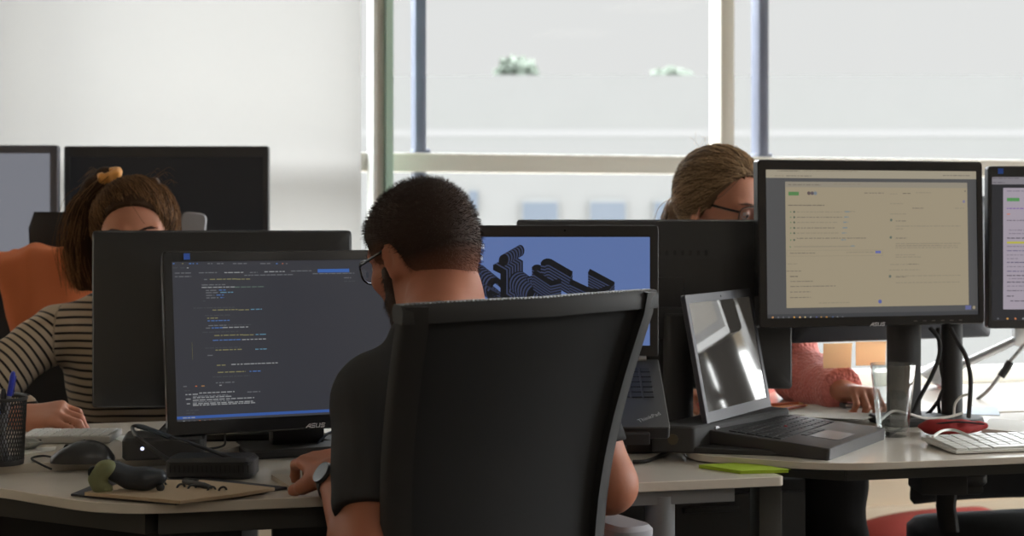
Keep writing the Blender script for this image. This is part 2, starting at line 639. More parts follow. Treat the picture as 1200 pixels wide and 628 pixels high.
bay = wt(842) - wt(428) + 0.02
edges = []
for k in range(-2, 4):
    off = k * (wt(842) - wt(432)) + (0.35 if k > 0 else 0.0)
    a, b = wt(842) + off, wt(858) + off
    if k != -1:
        mullion(a, b, frame_l)
    c, d = wt(890) + off, wt(901) + off
    mullion(c, d, frame_d, 0.0, 0.07, True)
    edges += [(a, b), (c, d)]
edges.sort()
xs = [T0] + [v for e in edges for v in e] + [T1]
for i in range(0, len(xs) - 1, 2):
    a, b = max(T0, xs[i]), min(T1, xs[i + 1])
    if b - a < 0.02: continue
    for z0, z1 in ((SILL + 0.056, TR0), (TR1, WTOP - 0.06)):
        mb = MB(); mb.box(((a + b) / 2, 0.045, (z0 + z1) / 2), (b - a, 0.012, z1 - z0)); mb.build('glass_pane', pane, win, None)
# full-height steel and green-glass post in front of the transom
post = thing('trim_2', None, None, M=WMAT, kind='structure')
a, b = wt(429), wt(452)
w = b - a
mb = MB(); mb.box((a + w * 0.10, -0.07, CH / 2), (w * 0.20, 0.10, CH)); mb.build('steel_flange', mat('pale post steel', (228, 231, 227), 0.35, metal=0.2), post)
mb = MB(); mb.box((a + w * 0.42, -0.06, CH / 2), (w * 0.44, 0.07, CH), bev=0.006); mb.build('steel_core', mat('warm post steel', (232, 228, 220), 0.4, metal=0.2), post)
mb = MB(); mb.box((a + w * 0.82, -0.07, CH / 2), (w * 0.36, 0.10, CH)); mb.build('glass_edge', mat('green glass edge', (186, 216, 200), 0.15), post)
# right-hand window
rwin = thing('window_2', None, None, M=WMAT, kind='structure')
mb = MB()
for z in (RZ0 + 0.03, RZ1 - 0.03):
    mb.box((T1 + 0.12, (RW0 + RW1) / 2, z), (0.08, RW1 - RW0, 0.06))
for y in (RW0 + 0.03, RW0 + 1.05, RW0 + 2.1, RW1 - 0.03):
    mb.box((T1 + 0.12, y, (RZ0 + RZ1) / 2), (0.08, 0.06, RZ1 - RZ0 - 0.12))
mb.build('window_frame', frame_l, rwin)
mb = MB(); mb.box((T1 + 0.12, (RW0 + RW1) / 2, (RZ0 + RZ1) / 2), (0.01, RW1 - RW0 - 0.1, RZ1 - RZ0 - 0.1)); mb.build('glass_pane', pane, rwin, None)

bl2 = thing('roller_blind', 'tan roller blind added unseen over the right-hand window for the reflection in the laptop screen', 'blind', M=WMAT @ Matrix.Translation((T1 - 0.05, 0, 1.19)))  # unseen blind added so the right laptop screen mirrors tan in its upper part
mb = MB(); mb.grid([[Vector((0, y, z)) for y in np.linspace(-1.9, -0.3, 9)] for z in (0, 1.45)]); mb.build('blind_fabric', mat('tan blind fabric', (196, 176, 146), .9), bl2)
mb = MB(); mb.box((0, -1.1, -0.012), (0.014, 1.6, 0.024), bev=0.003); mb.build('bottom_bar', white, bl2)
mb = MB(); mb.tube([(0, -1.9, 1.45), (0, -0.3, 1.45)], 0.03, 16); mb.build('roller_tube', white, bl2)
# roller blind pulled down over the left bay
bl = thing('roller_blind', 'white roller blind pulled down over the window on the left', 'blind', M=WMAT @ Matrix.Translation((0, -0.14, 0.62)))
bt0, bt1 = -3.6, wt(412) + 0.005
mb = MB()
nz_, nx_ = 6, 40
rows = [[Vector((bt0 + (bt1 - bt0) * i / nx_, 0.004 * math.sin(i * 0.35 + j * 0.2), z)) for i in range(nx_ + 1)] for j, z in enumerate(np.linspace(0.0, CH - 0.62 - 0.05, nz_))]
mb.grid(rows); mb.build('blind_fabric', blind_mat('blind fabric', (131, 129, 126), 0.72), bl)
mb = MB(); mb.box(((bt0 + bt1) / 2, 0, -0.012), (bt1 - bt0, 0.014, 0.024), bev=0.003); mb.build('bottom_bar', white, bl)
mb = MB(); mb.tube([(bt0, 0, CH - 0.62 - 0.05), (bt1, 0, CH - 0.62 - 0.05)], 0.03, 16); mb.build('roller_tube', white, bl)

# unseen fill panels added behind and above the viewpoint to brighten surfaces facing it
fillm = mat('fill panel diffuser', (240, 240, 235), 0.5, emit=(255, 246, 232), estr=FILL)
LT = [(-1.6, -5.6), (0.6, -5.6), (2.8, -5.6), (-1.6, -7.4), (0.6, -7.4), (2.8, -7.4)]
for i, (lx, ly) in enumerate(LT):
    t = thing('fill_panel', 'flat square fill panel added in the unseen ceiling behind the viewpoint', 'lamp', M=WMAT @ Matrix.Translation((lx, ly, CH - 0.03)), group='added fill panels')
    mb = MB(); mb.box((0, 0, 0.012), (0.66, 0.66, 0.022), bev=0.003); mb.build('panel_housing', white, t)
    mb = MB(); mb.box((0, 0, -0.003), (0.6, 0.6, 0.006), bev=0.002); mb.build('diffuser', fillm, t)

# ================================================================== OUTSIDE
ext = thing('building', 'pale stone building across the street with a row of windows', 'building', (0, 45, -12))
fac = mat('pale stone facade', (100, 99.5, 98), 0.9, noise=0.06, nscale=0.9, bump=0.2, bscale=3, spec=0.1)
PAR = ZC + (HY - 88) * 45 / F
mb = MB(); mb.box((0, 5, (PAR + 12) / 2), (70, 10, PAR + 12)); mb.build('facade', fac, ext)
lz = ZC + (HY - 156) * 45 / F
mb = MB(); mb.box((0, 0.02, lz + 12), (70, 0.06, 0.22)); mb.build('ledge', mat('light stone trim', (102, 101, 100), 0.9), ext)
wgl = mat('facade window glass', (74, 80, 88), 0.15)
wfr = mat('facade window surround', (92, 93, 92), 0.7)
for px in (235, 312, 390, 470, 555, 633, 712, 787, 865, 943, 1020, 1100, 1180):
    X = (px - 600) * 45 / F
    zt = ZC + (HY - 233) * 45 / F + 12
    if px in (470, 555):
        ww, wh, zt2 = 0.28, 0.62, zt + 0.28
    else:
        ww, wh, zt2 = 1.12, 1.7, zt
    mb = MB(); mb.prism([(X - ww / 2, zt2 - wh), (X + ww / 2, zt2 - wh), (X + ww / 2, zt2 - 0.05), (X + ww * 0.25, zt2), (X - ww * 0.25, zt2), (X - ww / 2, zt2 - 0.05)], 0, 0.1, M=Matrix(((1, 0, 0, 0), (0, 0, -1, 0), (0, 1, 0, 0), (0, 0, 0, 1))))
    wf = mb.build('window', wfr, ext)
    mb = MB(); mb.box((X, -0.11, zt2 - wh / 2 - 0.02), (ww * 0.9, 0.02, wh * 0.9)); mb.build('pane', wgl, wf, None)
leafm = mat('roof shrub leaves', (92, 101, 90), 0.8, noise=0.3, nscale=8)


def shrub(px0, px1, pyt, label, seed):
    rg = random.Random(seed)
    Y = 48
    a, b = P(px0, 88, Y), P(px1, 88, Y)
    h = (88 - pyt) * Y / F
    c = Vector(((a.x + b.x) / 2, Y, PAR))
    t = thing('roof_shrub', label, 'shrub', c)
    mb = MB()
    for i in range(420):
        u = rg.uniform(-1, 1); w = (b.x - a.x) / 2
        top = h * (1 - u * u) ** 0.5 * rg.uniform(0.6, 1.1) + 0.25
        p = Vector((u * w, rg.uniform(-0.5, 0.5), rg.uniform(0.0, top)))
        s = rg.uniform(0.08, 0.2)
        d1 = Vector((rg.gauss(0, 1), rg.gauss(0, 1), rg.gauss(0, 1))).normalized(); d2 = d1.orthogonal()
        mb.poly([p + d1 * s, p + d2 * s * .5, p - d1 * s, p - d2 * s * .5])
    mb.build('foliage', leafm, t, None)
    mb = MB()
    for i in range(7):
        u = rg.uniform(-0.7, 0.7) * (b.x - a.x) / 2
        mb.tube([(u * 0.6, 0, 0), (u, rg.uniform(-.2, .2), h * 0.7)], [0.04, 0.015], 5)
    mb.build('stem', mat('shrub stems', (110, 95, 80), 0.9), t)


shrub(581, 630, 66, 'pale green shrub on the far roof, the taller clump behind the top left pane', 3)
shrub(763, 812, 80, 'low pale green shrub on the far roof beside the beige mullion', 4)
mb = MB(); mb.box((0, 40, -12.1), (160, 160, 0.2)); struct('ground', mb, mat('street paving', (150, 148, 144), 0.9))

# ================================================================== DESKS
def desk(name, label, outline, top, th, rad, legs, aprons, shade_sheet=None, round_leg=False):
    c = Vector((sum(p[0] for p in outline) / len(outline), sum(p[1] for p in outline) / len(outline), 0))
    t = thing(name, label, 'desk', c)
    mb = MB(); mb.prism(rpoly([(p[0] - c.x, p[1] - c.y) for p in outline], rad, 10), top - th, top, ch=0.0012); mb.build('tabletop', deskm, t)
    for (a, b, z0, z1, w, m) in aprons:
        a, b = Vector(a), Vector(b)
        d = (b - a).normalized(); n = Vector((-d.y, d.x))
        mb = MB(); mb.prism([tuple(a), tuple(b), tuple(b + n * w), tuple(a + n * w)], z0, z1, ch=0.001); mb.build('beam', m, t, world=True)
    for (x, y, rr, m) in legs:
        mb = MB()
        if round_leg:
            mb.lathe([(0.03, 0), (0.033, 0.01), (rr, 0.02), (rr, top - th - 0.012)], 24, Matrix.Translation((x, y, 0)))
        else:
            mb.box((x, y, (top - th - 0.012) / 2), (rr * 2, rr * 2, top - th - 0.012), bev=0.004, M=Matrix.Translation((x, y, 0)) @ Matrix.Rotation(0.235, 4, 'Z') @ Matrix.Translation((-x, -y, 0)))
        mb.build('leg', m, t, world=True)
    if shade_sheet:  # black panel added to make the shaded space below the desk dark
        a, b, z0, z1, m = shade_sheet
        a, b = Vector(a), Vector(b); d = (b - a).normalized(); n = Vector((-d.y, d.x)) * 0.018
        mb = MB(); mb.prism([tuple(a), tuple(b), tuple(b + n), tuple(a + n)], z0, z1, ch=0.001); mb.build('shade_panel', m, t, world=True)
    return t


def fy(x, x0, y0, s=0.24):
    return y0 + s * (x - x0)


# man's desk in the middle (B)
B = [(-0.603, 2.30), (0.455, 2.558), (0.27, 3.07), (-0.44, 2.93), (-0.515, 2.708), (-1.02, 2.52), (-0.83, 2.46)]
desk('desk', 'pale grey desk in the centre under the raised laptop and notebook', B, TOPB, 0.016, [0.10, 0.012, 0.01, 0.01, 0.01, 0.02, 0.05],
     [(0.235, 2.52, 0.03, legm)] and [(0.245, 2.545, 0.025, legm)],
     [((-0.18, 2.418), (0.37, 2.553), 0.684, 0.708, 0.05, legm), ((-0.86, 2.505), (-0.56, 2.345), 0.672, 0.708, 0.05, legdk), ((-0.54, 2.345), (-0.19, 2.43), 0.672, 0.708, 0.03, legdk)],
     ((-0.42, 2.70), (0.28, 2.93), 0.12, 0.68, blackm), round_leg=True)
# the striped-sweater woman's desk (A)
A = [(-1.75, 2.268), (-0.53, 2.705), (-0.45, 2.945), (-0.30, 2.975), (-0.34, 3.23), (-1.75, 2.86)]
desk('desk', 'pale grey desk on the left in front of the woman in the striped sweater', A, TOP, 0.0215, 0.012,
     [(-1.6, 2.42, 0.025, legdk), (-1.6, 2.82, 0.025, legdk), (-0.42, 3.08, 0.025, legdk)],
     [((-1.6, 2.36), (-0.45, 2.765), 0.69, 0.724, 0.03, legdk)],
     ((-1.6, 2.45), (-0.5, 2.84), 0.10, 0.70, blackm))
# right-hand desk (C)
Cc = [(0.545, 2.588), (2.05, fy(2.05, 0.545, 2.588)), (1.92, fy(1.92, 0.545, 2.588) + 0.56), (0.32, 3.085), (0.31, 2.70)]
desk('desk', 'pale grey desk on the right under the white keyboard and drinking glass', Cc, TOP, 0.0125, [0.09, 0.02, 0.02, 0.01, 0.06],
     [(0.452, 2.735, 0.0225, legdk), (1.85, 3.0, 0.0225, legdk), (1.8, 3.4, 0.0225, legdk)],
     [((0.575, 2.655), (1.85, 2.96), 0.70, 0.7265, 0.04, legdk), ((0.42, 2.725), (0.58, 2.655), 0.70, 0.7265, 0.04, legdk)])
dc = bpy.data.objects['desk.002']
mb = MB(); mb.box((0.792, 2.86, 0.672), (.085, .10, .05), bev=.004); mb.box((0.842, 2.86, 0.655), (.05, .08, .018), bev=.006); mb.build('control_box', blackm, dc, world=True)
# the desk of the woman in pink (D)
D = [(-0.18, 3.055), (0.30, 3.10), (1.92, 3.50), (1.80, 3.98), (-0.20, 3.50)]
desk('desk', 'pale grey desk at the back in front of the woman in the pink sweater', D, TOP, 0.014, 0.012,
     [(-0.1, 3.15, 0.025, legdk), (1.8, 3.55, 0.025, legdk), (1.7, 3.88, 0.025, legdk), (-0.12, 3.44, 0.025, legdk)],
     [((-0.1, 3.13), (1.8, 3.58), 0.69, 0.724, 0.03, legdk)])
# far desk behind the woman on the left (E)
E = [(-2.4, 3.72), (-0.5, 4.25), (-0.72, 4.78), (-2.5, 4.30)]
desk('desk', 'pale grey desk farthest back on the left below the roller blind', E, TOP, 0.016, 0.012,
     [(-2.3, 3.82, 0.025, legdk), (-0.62, 4.29, 0.025, legdk), (-0.8, 4.68, 0.025, legdk), (-2.4, 4.26, 0.025, legdk)],
     [((-2.3, 3.83), (-0.65, 4.28), 0.69, 0.722, 0.03, legdk)])
# black drawer pedestal added below the right desks to darken the gap
ped = thing('filler_pedestal', 'black drawer pedestal added under the back desk to keep it dark behind the grey desk leg', 'drawers', (0.36, 3.32, 0), 0.24)
mb = MB(); mb.box((0, 0, 0.32), (0.44, 0.34, 0.58), bev=0.004); mb.build('carcass', blackm, ped)
for k in range(3):
    mb = MB(); mb.box((0, -0.178, 0.13 + 0.185 * k), (0.42, 0.016, 0.175), bev=0.003); dr = mb.build('drawer', black, ped)
    mb = MB(); mb.box((0, -0.192, 0.19 + 0.185 * k), (0.12, 0.012, 0.012), bev=0.003); mb.build('handle', dkgrey, dr)
for sx in (-1, 1):
    for sy in (-1, 1):
        mb = MB(); mb.lathe([(0.018, 0), (0.02, 0.005), (0.016, 0.03)], 12, Matrix.Translation((sx * 0.18, sy * 0.13, 0))); mb.build('foot', rubber, ped)

# ================================================================== DISPLAYS
def ray_local(M, px, py, y0):
    """where the line of sight through a photo point meets the plane y = y0 of frame M, in M's own x, z"""
    Mi = M.inverted()
    o = Mi @ Vector((0, 0, ZC))
    d = Mi.to_3x3() @ Vector(((px - 600) / F, 1.0, -(py - HY) / F))
    t = (y0 - o.y) / d.y
    p = o + d * t
    return p.x, p.z


class Draw:
    """flat marks on a lit display: rectangles, discs and polygons in the display plane"""
    def __init__(s, M, y0):
        s.M = M; s.y0 = y0; s.mb = MB(); s.mats = []; s.k = 0

    def _m(s, c):
        m = emis('display %d %d %d' % c, c)
        if m not in s.mats: s.mats.append(m)
        s.mb.mi = s.mats.index(m)

    def pt(s, px, py):
        return ray_local(s.M, px, py, s.y0)

    def y(s, lift=0):
        return s.y0 - 0.0004 - lift * 0.00012

    def rect(s, x0, y0, x1, y1, c, lift=0):
        s._m(c)
        (a, b), (d, e) = s.pt(x0, y0), s.pt(x1, y1)
        y = s.y(lift)
        s.mb.poly([(a, y, e), (d, y, e), (d, y, b), (a, y, b)])

    def line(s, x0, x1, py, h, c, lift=1):
        """one line of text: word-sized dashes, level on the display"""
        s._m(c)
        a, z = s.pt(x0, py); d, _ = s.pt(x1, py); y = s.y(lift)
        hh = h * 2.7 / F / 2
        rg = random.Random(int(x0 * 31 + py * 17))
        x = a
        while x < d - 0.0008:
            w = min(rg.uniform(0.003, 0.011), d - x)
            s.mb.poly([(x, y, z - hh), (x + w, y, z - hh), (x + w, y, z + hh), (x, y, z + hh)])
            x += w + rg.uniform(0.0012, 0.0025)

    def poly(s, pts, c, lift=0, off=(0, 0)):
        s._m(c)
        y = s.y(lift)
        s.mb.poly([(p[0] + off[0], y, p[1] + off[1]) for p in pts])

    def disc(s, px, py, r, c, lift=1):
        a, b = s.pt(px, py); r = r * 2.7 / F
        s.poly([(a + r * math.cos(k * math.pi / 8), b + r * math.sin(k * math.pi / 8)) for k in range(16)], c, lift)

    def done(s, parent, name='display_image'):
        return s.mb.build(name, s.mats, parent, None, xform=WM[parent.name].inverted() @ s.M)


def stroke(pts, w):
    """a flat ribbon outline of width w along 2-D points"""
    pts = [Vector(p) for p in pts]
    L, Rr = [], []
    for i, p in enumerate(pts):
        t = (pts[min(i + 1, len(pts) - 1)] - pts[max(i - 1, 0)]).normalized()
        n = Vector((-t.y, t.x)) * w / 2
        L.append(p + n); Rr.append(p - n)
    return [(L[i], L[i + 1], Rr[i + 1], Rr[i]) for i in range(len(pts) - 1)]


def brand(parent, M, x, z, y, h, m=None, name='maker_logo'):
    """the four slanted letters A S U S drawn from strokes"""
    mb = MB()
    sl = 0.28
    A_ = [[(0, 0), (0.75, 1.0), (1.0, 1.0), (1.0, 0)], [(0.45, 0.34), (1.0, 0.34)]]
    S_ = [[(1, 1), (0.12, 1), (0.12, 0.55), (0.95, 0.5), (0.95, 0.06), (0, 0.06)]]
    U_ = [[(0.05, 1.06), (0.05, 0.06), (0.95, 0.06), (0.95, 1.06)]]
    for i, g in enumerate((A_, S_, U_, S_)):
        for st in g:
            pts = [((i * 1.32 + px * 1.05 + py * sl), py) for px, py in st]
            for q in stroke(pts, 0.24):
                mb.poly([(x + (v.x - 2.6) * h, y, z + (v.y - 0.5) * h) for v in q])
    return mb.build(name, m or logo, parent, None)


def ringz(w, h, r, y, cx=0, cz=0, n=4):
    return [Vector((px, y, pz)) for px, pz in rrect(w, h, r, n, cx, cz)]


def monitor(name, label, W, H, corner, yaw, tilt=0, bez=(0.014, 0.014, 0.016, 0.022), case=None, glow=(40, 41, 46), back=False,
            neck=('flat', 0.07, 0.0), desk_z=TOP, base=(0.22, 0.16), group=None, th=0.045, frame=None, base_y=0.07, stand=True):
    """corner = world point of the panel's bottom edge: its left end as the panel itself is seen from its front"""
    case = case or black
    frame = frame or case
    Rz = Matrix.Rotation(yaw, 4, 'Z')
    c = Vector(corner) + Rz @ Vector((W / 2, 0, 0))
    t = thing(name, label, 'monitor', M=Matrix.Translation((c.x, c.y, desk_z)) @ Rz, group=group)
    zb = c.z - desk_z
    Lp = Matrix.Translation((0, 0, zb)) @ Matrix.Rotation(-tilt, 4, 'X')      # panel frame: origin bottom centre of the front
    l, r, tp, bt = bez
    # bezel ring with a recessed lip
    mb = MB()
    iw, ih, icx, icz = W - l - r, H - tp - bt, (l - r) / 2, bt + ih_half(H, tp, bt)
    o1 = ringz(W, H, 0.008, th * 0.45, 0, H / 2); o2 = ringz(W, H, 0.008, 0.002, 0, H / 2); o2b = ringz(W - 0.004, H - 0.004, 0.007, 0, 0, H / 2)
    i1 = ringz(iw, ih, 0.001, 0, icx, icz); i2 = ringz(iw, ih, 0.001, 0.004, icx, icz)
    mb.grid([o1, o2, o2b, i1, i2], close=True)
    mb.build('bezel', frame, t, xform=Lp)
    # back cover
    mb = MB()
    mb.grid([ringz(W - 0.0005, H - 0.0005, 0.008, th * 0.45, 0, H / 2), ringz(W * 0.985, H * 0.98, 0.012, th * 0.6, 0, H / 2), ringz(W * 0.9, H * 0.86, 0.03, th * 0.8, 0, H / 2),
             ringz(W * 0.52, H * 0.56, 0.03, th, 0, H / 2), ringz(W * 0.50, H * 0.54, 0.03, th * 1.04, 0, H / 2)], close=True, cap=True)
    bc = mb.build('back_cover', case, t, xform=Lp)
    if back:
        mb = MB()
        mb.box((0, th * 1.08, H / 2), (0.11, 0.012, 0.11), bev=0.004)
        for k in range(14):
            mb.box((-0.10 + k * 0.0155, th * 0.92, H * 0.80), (0.006, 0.006, 0.014))
        mb.build('vent_plate', blackm, bc, xform=Lp)
        mb = MB()
        for k in range(3):
            mb.box((W * 0.43, th * 0.5 + 0.004, H * 0.2 + 0.02 * k), (0.006, 0.012, 0.012), bev=0.002)
        mb.build('button', dkgrey, bc, xform=Lp)
    # screen
    mb = MB(); y0 = 0.0035
    mb.poly([(icx - iw / 2, y0, icz - ih / 2), (icx + iw / 2, y0, icz - ih / 2), (icx + iw / 2, y0, icz + ih / 2), (icx - iw / 2, y0, icz + ih / 2)])
    sc = mb.build('screen', emis('display %d %d %d' % glow, glow), t, None, xform=Lp)
    # stand
    if stand:
        kind, nw, nx = neck
        mb = MB()
        if kind == 'round':
            mb.lathe([(nw / 2 * 1.1, 0.01), (nw / 2, 0.02), (nw / 2, zb + H * 0.45), (nw / 2 * 0.9, zb + H * 0.46)], 28, Matrix.Translation((nx, base_y + 0.03, 0)))
            mb.box((nx / 2, base_y * 0.5 + 0.03, zb + H * 0.4), (nw * 0.8 + abs(nx), 0.07, 0.06), bev=0.006)
        else:
            mb.box((nx, base_y, (zb + H * 0.45) / 2 + 0.005), (nw, 0.03, zb + H * 0.45 - 0.01), bev=0.008)
            mb.box((nx, base_y * 0.6 + 0.01, zb + H * 0.4), (nw * 0.9, base_y * 0.8, 0.07), bev=0.006)
        mb.build('stand_neck', blackm, t)
        mb = MB(); mb.prism(rrect(base[0], base[1], 0.03, 6, nx, base_y), 0.0, 0.016, ch=0.004); mb.build('stand_base', blackm, t)
    return t, sc, WM[t.name] @ Lp, (iw, ih, icx, icz), Lp


def ih_half(H, tp, bt):
    return (H - tp - bt) / 2


# ---- the code screen
t, sc, PM, (iw, ih, icx, icz), Lp = monitor('monitor', 'black monitor showing dark code lines, nearest on the left desk', 0.51, 0.32, (-0.5866, 2.62, 0.7825), R(22), R(11), desk_z=TOPB,
    bez=(0.016, 0.016, 0.018, 0.024), glow=(51, 52, 58), frame=piano, neck=('flat', 0.10, 0.0), base=(0.21, 0.15), base_y=0.125)
d = Draw(PM, 0.0035)
W_, G_, DM, OL, BL, CY = (138, 140, 142), (98, 100, 104), (64, 66, 70), (120, 116, 82), (70, 104, 160), (88, 128, 150)
s1 = lambda x: 180 + x / 4.829
sa = lambda y: 270 + y / 4.829
sb = lambda y: 390 + y / 4.829
for x0, x1 in ((95, 112), (120, 135), (150, 165), (180, 198), (215, 228), (240, 270), (283, 310), (322, 352), (365, 382), (395, 430), (443, 463), (477, 522), (535, 570), (585, 605), (772, 782), (805, 872)):
    d.line(s1(x0), s1(x1), sa(162), 1.2, W_ if x0 < 100 or x0 > 700 else G_)
for x0, x1, c in ((108, 118, BL), (160, 168, OL), (200, 228, BL), (243, 250, BL), (305, 333, G_), (358, 396, G_), (448, 527, G_), (603, 660, G_), (692, 702, BL), (726, 734, (150, 90, 70)), (748, 757, G_)):
    d.line(s1(x0), s1(x1), sa(188), 1.3, c)
for x0, x1, y, c in ((108, 135, 212, DM), (150, 175, 212, DM), (188, 198, 212, W_), (120, 217, 242, G_), (256, 362, 240, G_), (400, 508, 239, W_), (545, 588, 238, G_), (627, 742, 234, W_), (778, 893, 230, G_),
                     (513, 795, 254, G_), (900, 1135, 245, G_), (120, 213, 262, G_), (1077, 1118, 268, G_), (1077, 1140, 288, DM),
                     (285, 310, 278, G_), (318, 470, 277, OL), (470, 545, 276, OL), (272, 410, 309, G_), (272, 458, 323, W_), (458, 628, 321, (84, 100, 92)), (295, 357, 340, G_), (370, 408, 338, BL), (295, 365, 353, G_),
                     (378, 450, 351, CY), (297, 343, 368, G_), (355, 397, 366, BL), (298, 367, 382, G_), (378, 397, 380, BL), (280, 293, 400, DM), (225, 460, 440, DM), (333, 480, 451, OL), (480, 540, 450, OL), (550, 613, 447, CY),
                     (290, 435, 482, DM), (303, 363, 497, OL), (305, 430, 512, BL), (310, 412, 539, G_), (420, 550, 536, DM), (295, 320, 553, G_), (328, 390, 552, BL), (390, 535, 550, W_), (275, 480, 577, DM),
                     (343, 507, 595, OL), (507, 570, 592, OL), (577, 638, 589, CY), (335, 500, 622, BL), (500, 635, 618, W_)):
    d.line(s1(x0), s1(x1), sa(y), 1.1, c)
d.rect(s1(928), sa(219), s1(1107), sa(236), (54, 92, 160))
for x0, x1, y, c in ((290, 490, 87, DM), (350, 507, 98, OL), (575, 640, 93, CY), (305, 338, 128, G_), (357, 407, 184, OL), (440, 705, 179, W_), (362, 520, 224, OL), (543, 605, 218, BL), (335, 545, 250, DM), (352, 457, 283, G_),
                     (168, 188, 304, G_), (235, 246, 302, (170, 96, 60)), (270, 288, 301, (150, 110, 70)), (372, 385, 297, W_), (175, 205, 328, DM), (180, 250, 350, W_), (258, 458, 341, W_), (530, 604, 335, G_), (222, 420, 360, G_),
                     (222, 440, 368, W_), (182, 210, 376, W_), (222, 570, 382, W_), (222, 440, 392, G_), (187, 208, 402, W_), (222, 570, 402, W_), (222, 575, 411, W_), (185, 255, 440, DM), (185, 230, 456, DM)):
    d.line(s1(x0), s1(x1), sb(y), 1.15, c)
d.rect(s1(217), sb(55), s1(221), sb(150), (150, 146, 60))
_, zt = d.pt(s1(160), sb(473)); _, zb_ = d.pt(s1(160), sb(489))
d._m((52, 84, 150)); y_ = d.y(1)
d.mb.poly([(icx - iw / 2, y_, zb_), (icx + iw / 2, y_, zb_), (icx + iw / 2, y_, zt), (icx - iw / 2, y_, zt)])
d._m((58, 59, 64))
d.mb.poly([(icx - iw / 2, y_, icz - ih / 2), (icx + iw / 2, y_, icz - ih / 2), (icx + iw / 2, y_, zb_), (icx - iw / 2, y_, zb_)])
for i, (x, y, c) in enumerate(((172, 505, W_), (202, 504, G_), (231, 503, G_), (261, 502, (190, 110, 70)), (290, 501, W_), (319, 500, (190, 120, 90)), (348, 499, W_), (378, 497, (60, 110, 180)), (407, 496, (110, 90, 140)), (432, 495, G_), (460, 494, (80, 70, 90)),
                         (491, 493, (190, 110, 80)), (522, 492, (60, 110, 170)), (548, 491, G_), (577, 490, (120, 110, 160)), (608, 489, (60, 100, 180)))):
    d.disc(s1(x), sb(y), 1.5, c, 2)
d.line(s1(165), s1(235), sb(482), 1.2, W_, 2)
d.done(sc)
bx, bz = ray_local(PM, 369.5, 498.5, 0)
brand(t, None, bx, bz, -0.0012, 0.0066).matrix_local = Lp
mb = MB(); mb.box((-0.51 / 2 + 0.042, -0.001, 0.32 - 0.0095), (0.011, 0.001, 0.011)); st = mb.build('energy_sticker', mat('blue sticker', (60, 110, 220), 0.5), t, None, xform=Lp)
mb = MB()
for k in range(5):
    mb.box((0.12 + k * 0.022, 0.006, -0.001), (0.012, 0.006, 0.003), bev=0.001)
mb.build('button', black, t, xform=Lp)

# ---- monitors seen from behind
monitor('monitor', 'black monitor seen from behind, hiding the chest of the striped-sweater woman', 0.498, 0.342, (-0.564 + 0.249, 3.02, 0.788), R(184), 0, back=True, neck=('flat', 0.07, 0), base_y=0.075)
monitor('monitor', 'black monitor seen from behind, below the face of the woman with glasses', 0.547, 0.336, (0.556, 3.07, 0.815), R(180), 0, back=True, neck=('round', 0.058, -0.04), base_y=0.06)
t4, sc4, PM4, _, Lp4 = monitor('monitor', 'black monitor seen from behind with two orange notes hanging from its lower edge', 0.50, 0.31, (1.045, 3.40, 0.892), R(180 + 20), 0, back=True, stand=False, case=mat('slate plastic', (52, 53, 60), 0.5))
# ---- right-hand web-page monitor
t, sc, PM, (iw, ih, icx, icz), Lp = monitor('monitor', 'black monitor showing a beige web page, largest screen on the right', 0.49, 0.3245, (0.4753, 2.95, 0.9425), R(15.3), R(1.5),
    bez=(0.017, 0.013, 0.019, 0.0185), glow=(76, 76, 77), frame=piano, case=piano, neck=('round', 0.068, 0.115), base=(0.15, 0.12), base_y=0.06)
d = Draw(PM, 0.0035)
u = lambda x: 900 + x / 4.615
va = lambda y: 185 + y / 4.615
vb = lambda y: 280 + y / 4.615
BG, BAR = (150, 139, 117), (152, 144, 126)
TX, TL, GR = (112, 104, 92), (132, 123, 106), (86, 120, 84)
yy = d.y(0)
z1 = d.pt(u(600), va(112))[1]
d._m(BAR); d.mb.poly([(icx - iw / 2, yy, z1), (icx + iw / 2, yy, z1), (icx + iw / 2, yy, icz + ih / 2), (icx - iw / 2, yy, icz + ih / 2)])
xa, za = d.pt(u(92), va(128)); xb, _ = d.pt(u(1076), va(128)); _, zb_ = d.pt(u(80), vb(374))
d._m(BG); d.mb.poly([(xa, yy, zb_), (xb, yy, zb_), (xb, yy, za), (xa, yy, za)])
zc_ = d.pt(u(20), vb(408))[1]
d._m((58, 59, 62)); d.mb.poly([(icx - iw / 2, yy, icz - ih / 2), (icx + iw / 2, yy, icz - ih / 2), (icx + iw / 2, yy, zc_), (icx - iw / 2, yy, zc_)])
_, zd = d.pt(u(92), va(158))
d._m((138, 131, 117)); d.mb.poly([(xa, d.y(1), zd), (xb, d.y(1), zd), (xb, d.y(1), za), (xa, d.y(1), za)])
for x0, x1, y, c in ((50, 170, 70, TX), (190, 480, 70, TL), (35, 85, 97, TL), (98, 235, 97, TX), (945, 1090, 95, TX), (1040, 1070, 66, TX), (108, 285, 145, TX), (355, 500, 142, TL), (520, 625, 190, TX), (660, 700, 195, TL), (728, 770, 192, (98, 90, 80)),
                     (800, 880, 188, TL), (108, 305, 256, (100, 92, 82)), (155, 400, 292, TL), (410, 470, 290, TL), (155, 400, 321, TX), (155, 380, 349, TL), (155, 360, 379, TX), (155, 380, 407, TL), (155, 530, 435, TX), (140, 440, 480, TL),
                     (660, 730, 247, TL), (780, 840, 272, TX), (660, 750, 303, TL), (690, 745, 341, TX), (690, 1040, 369, TL), (690, 730, 384, TL), (690, 750, 434, TX), (690, 1030, 464, TL), (690, 930, 474, TL), (1010, 1060, 272, TL)):
    d.line(u(x0), u(x1), va(y), 1.1, c, 2)
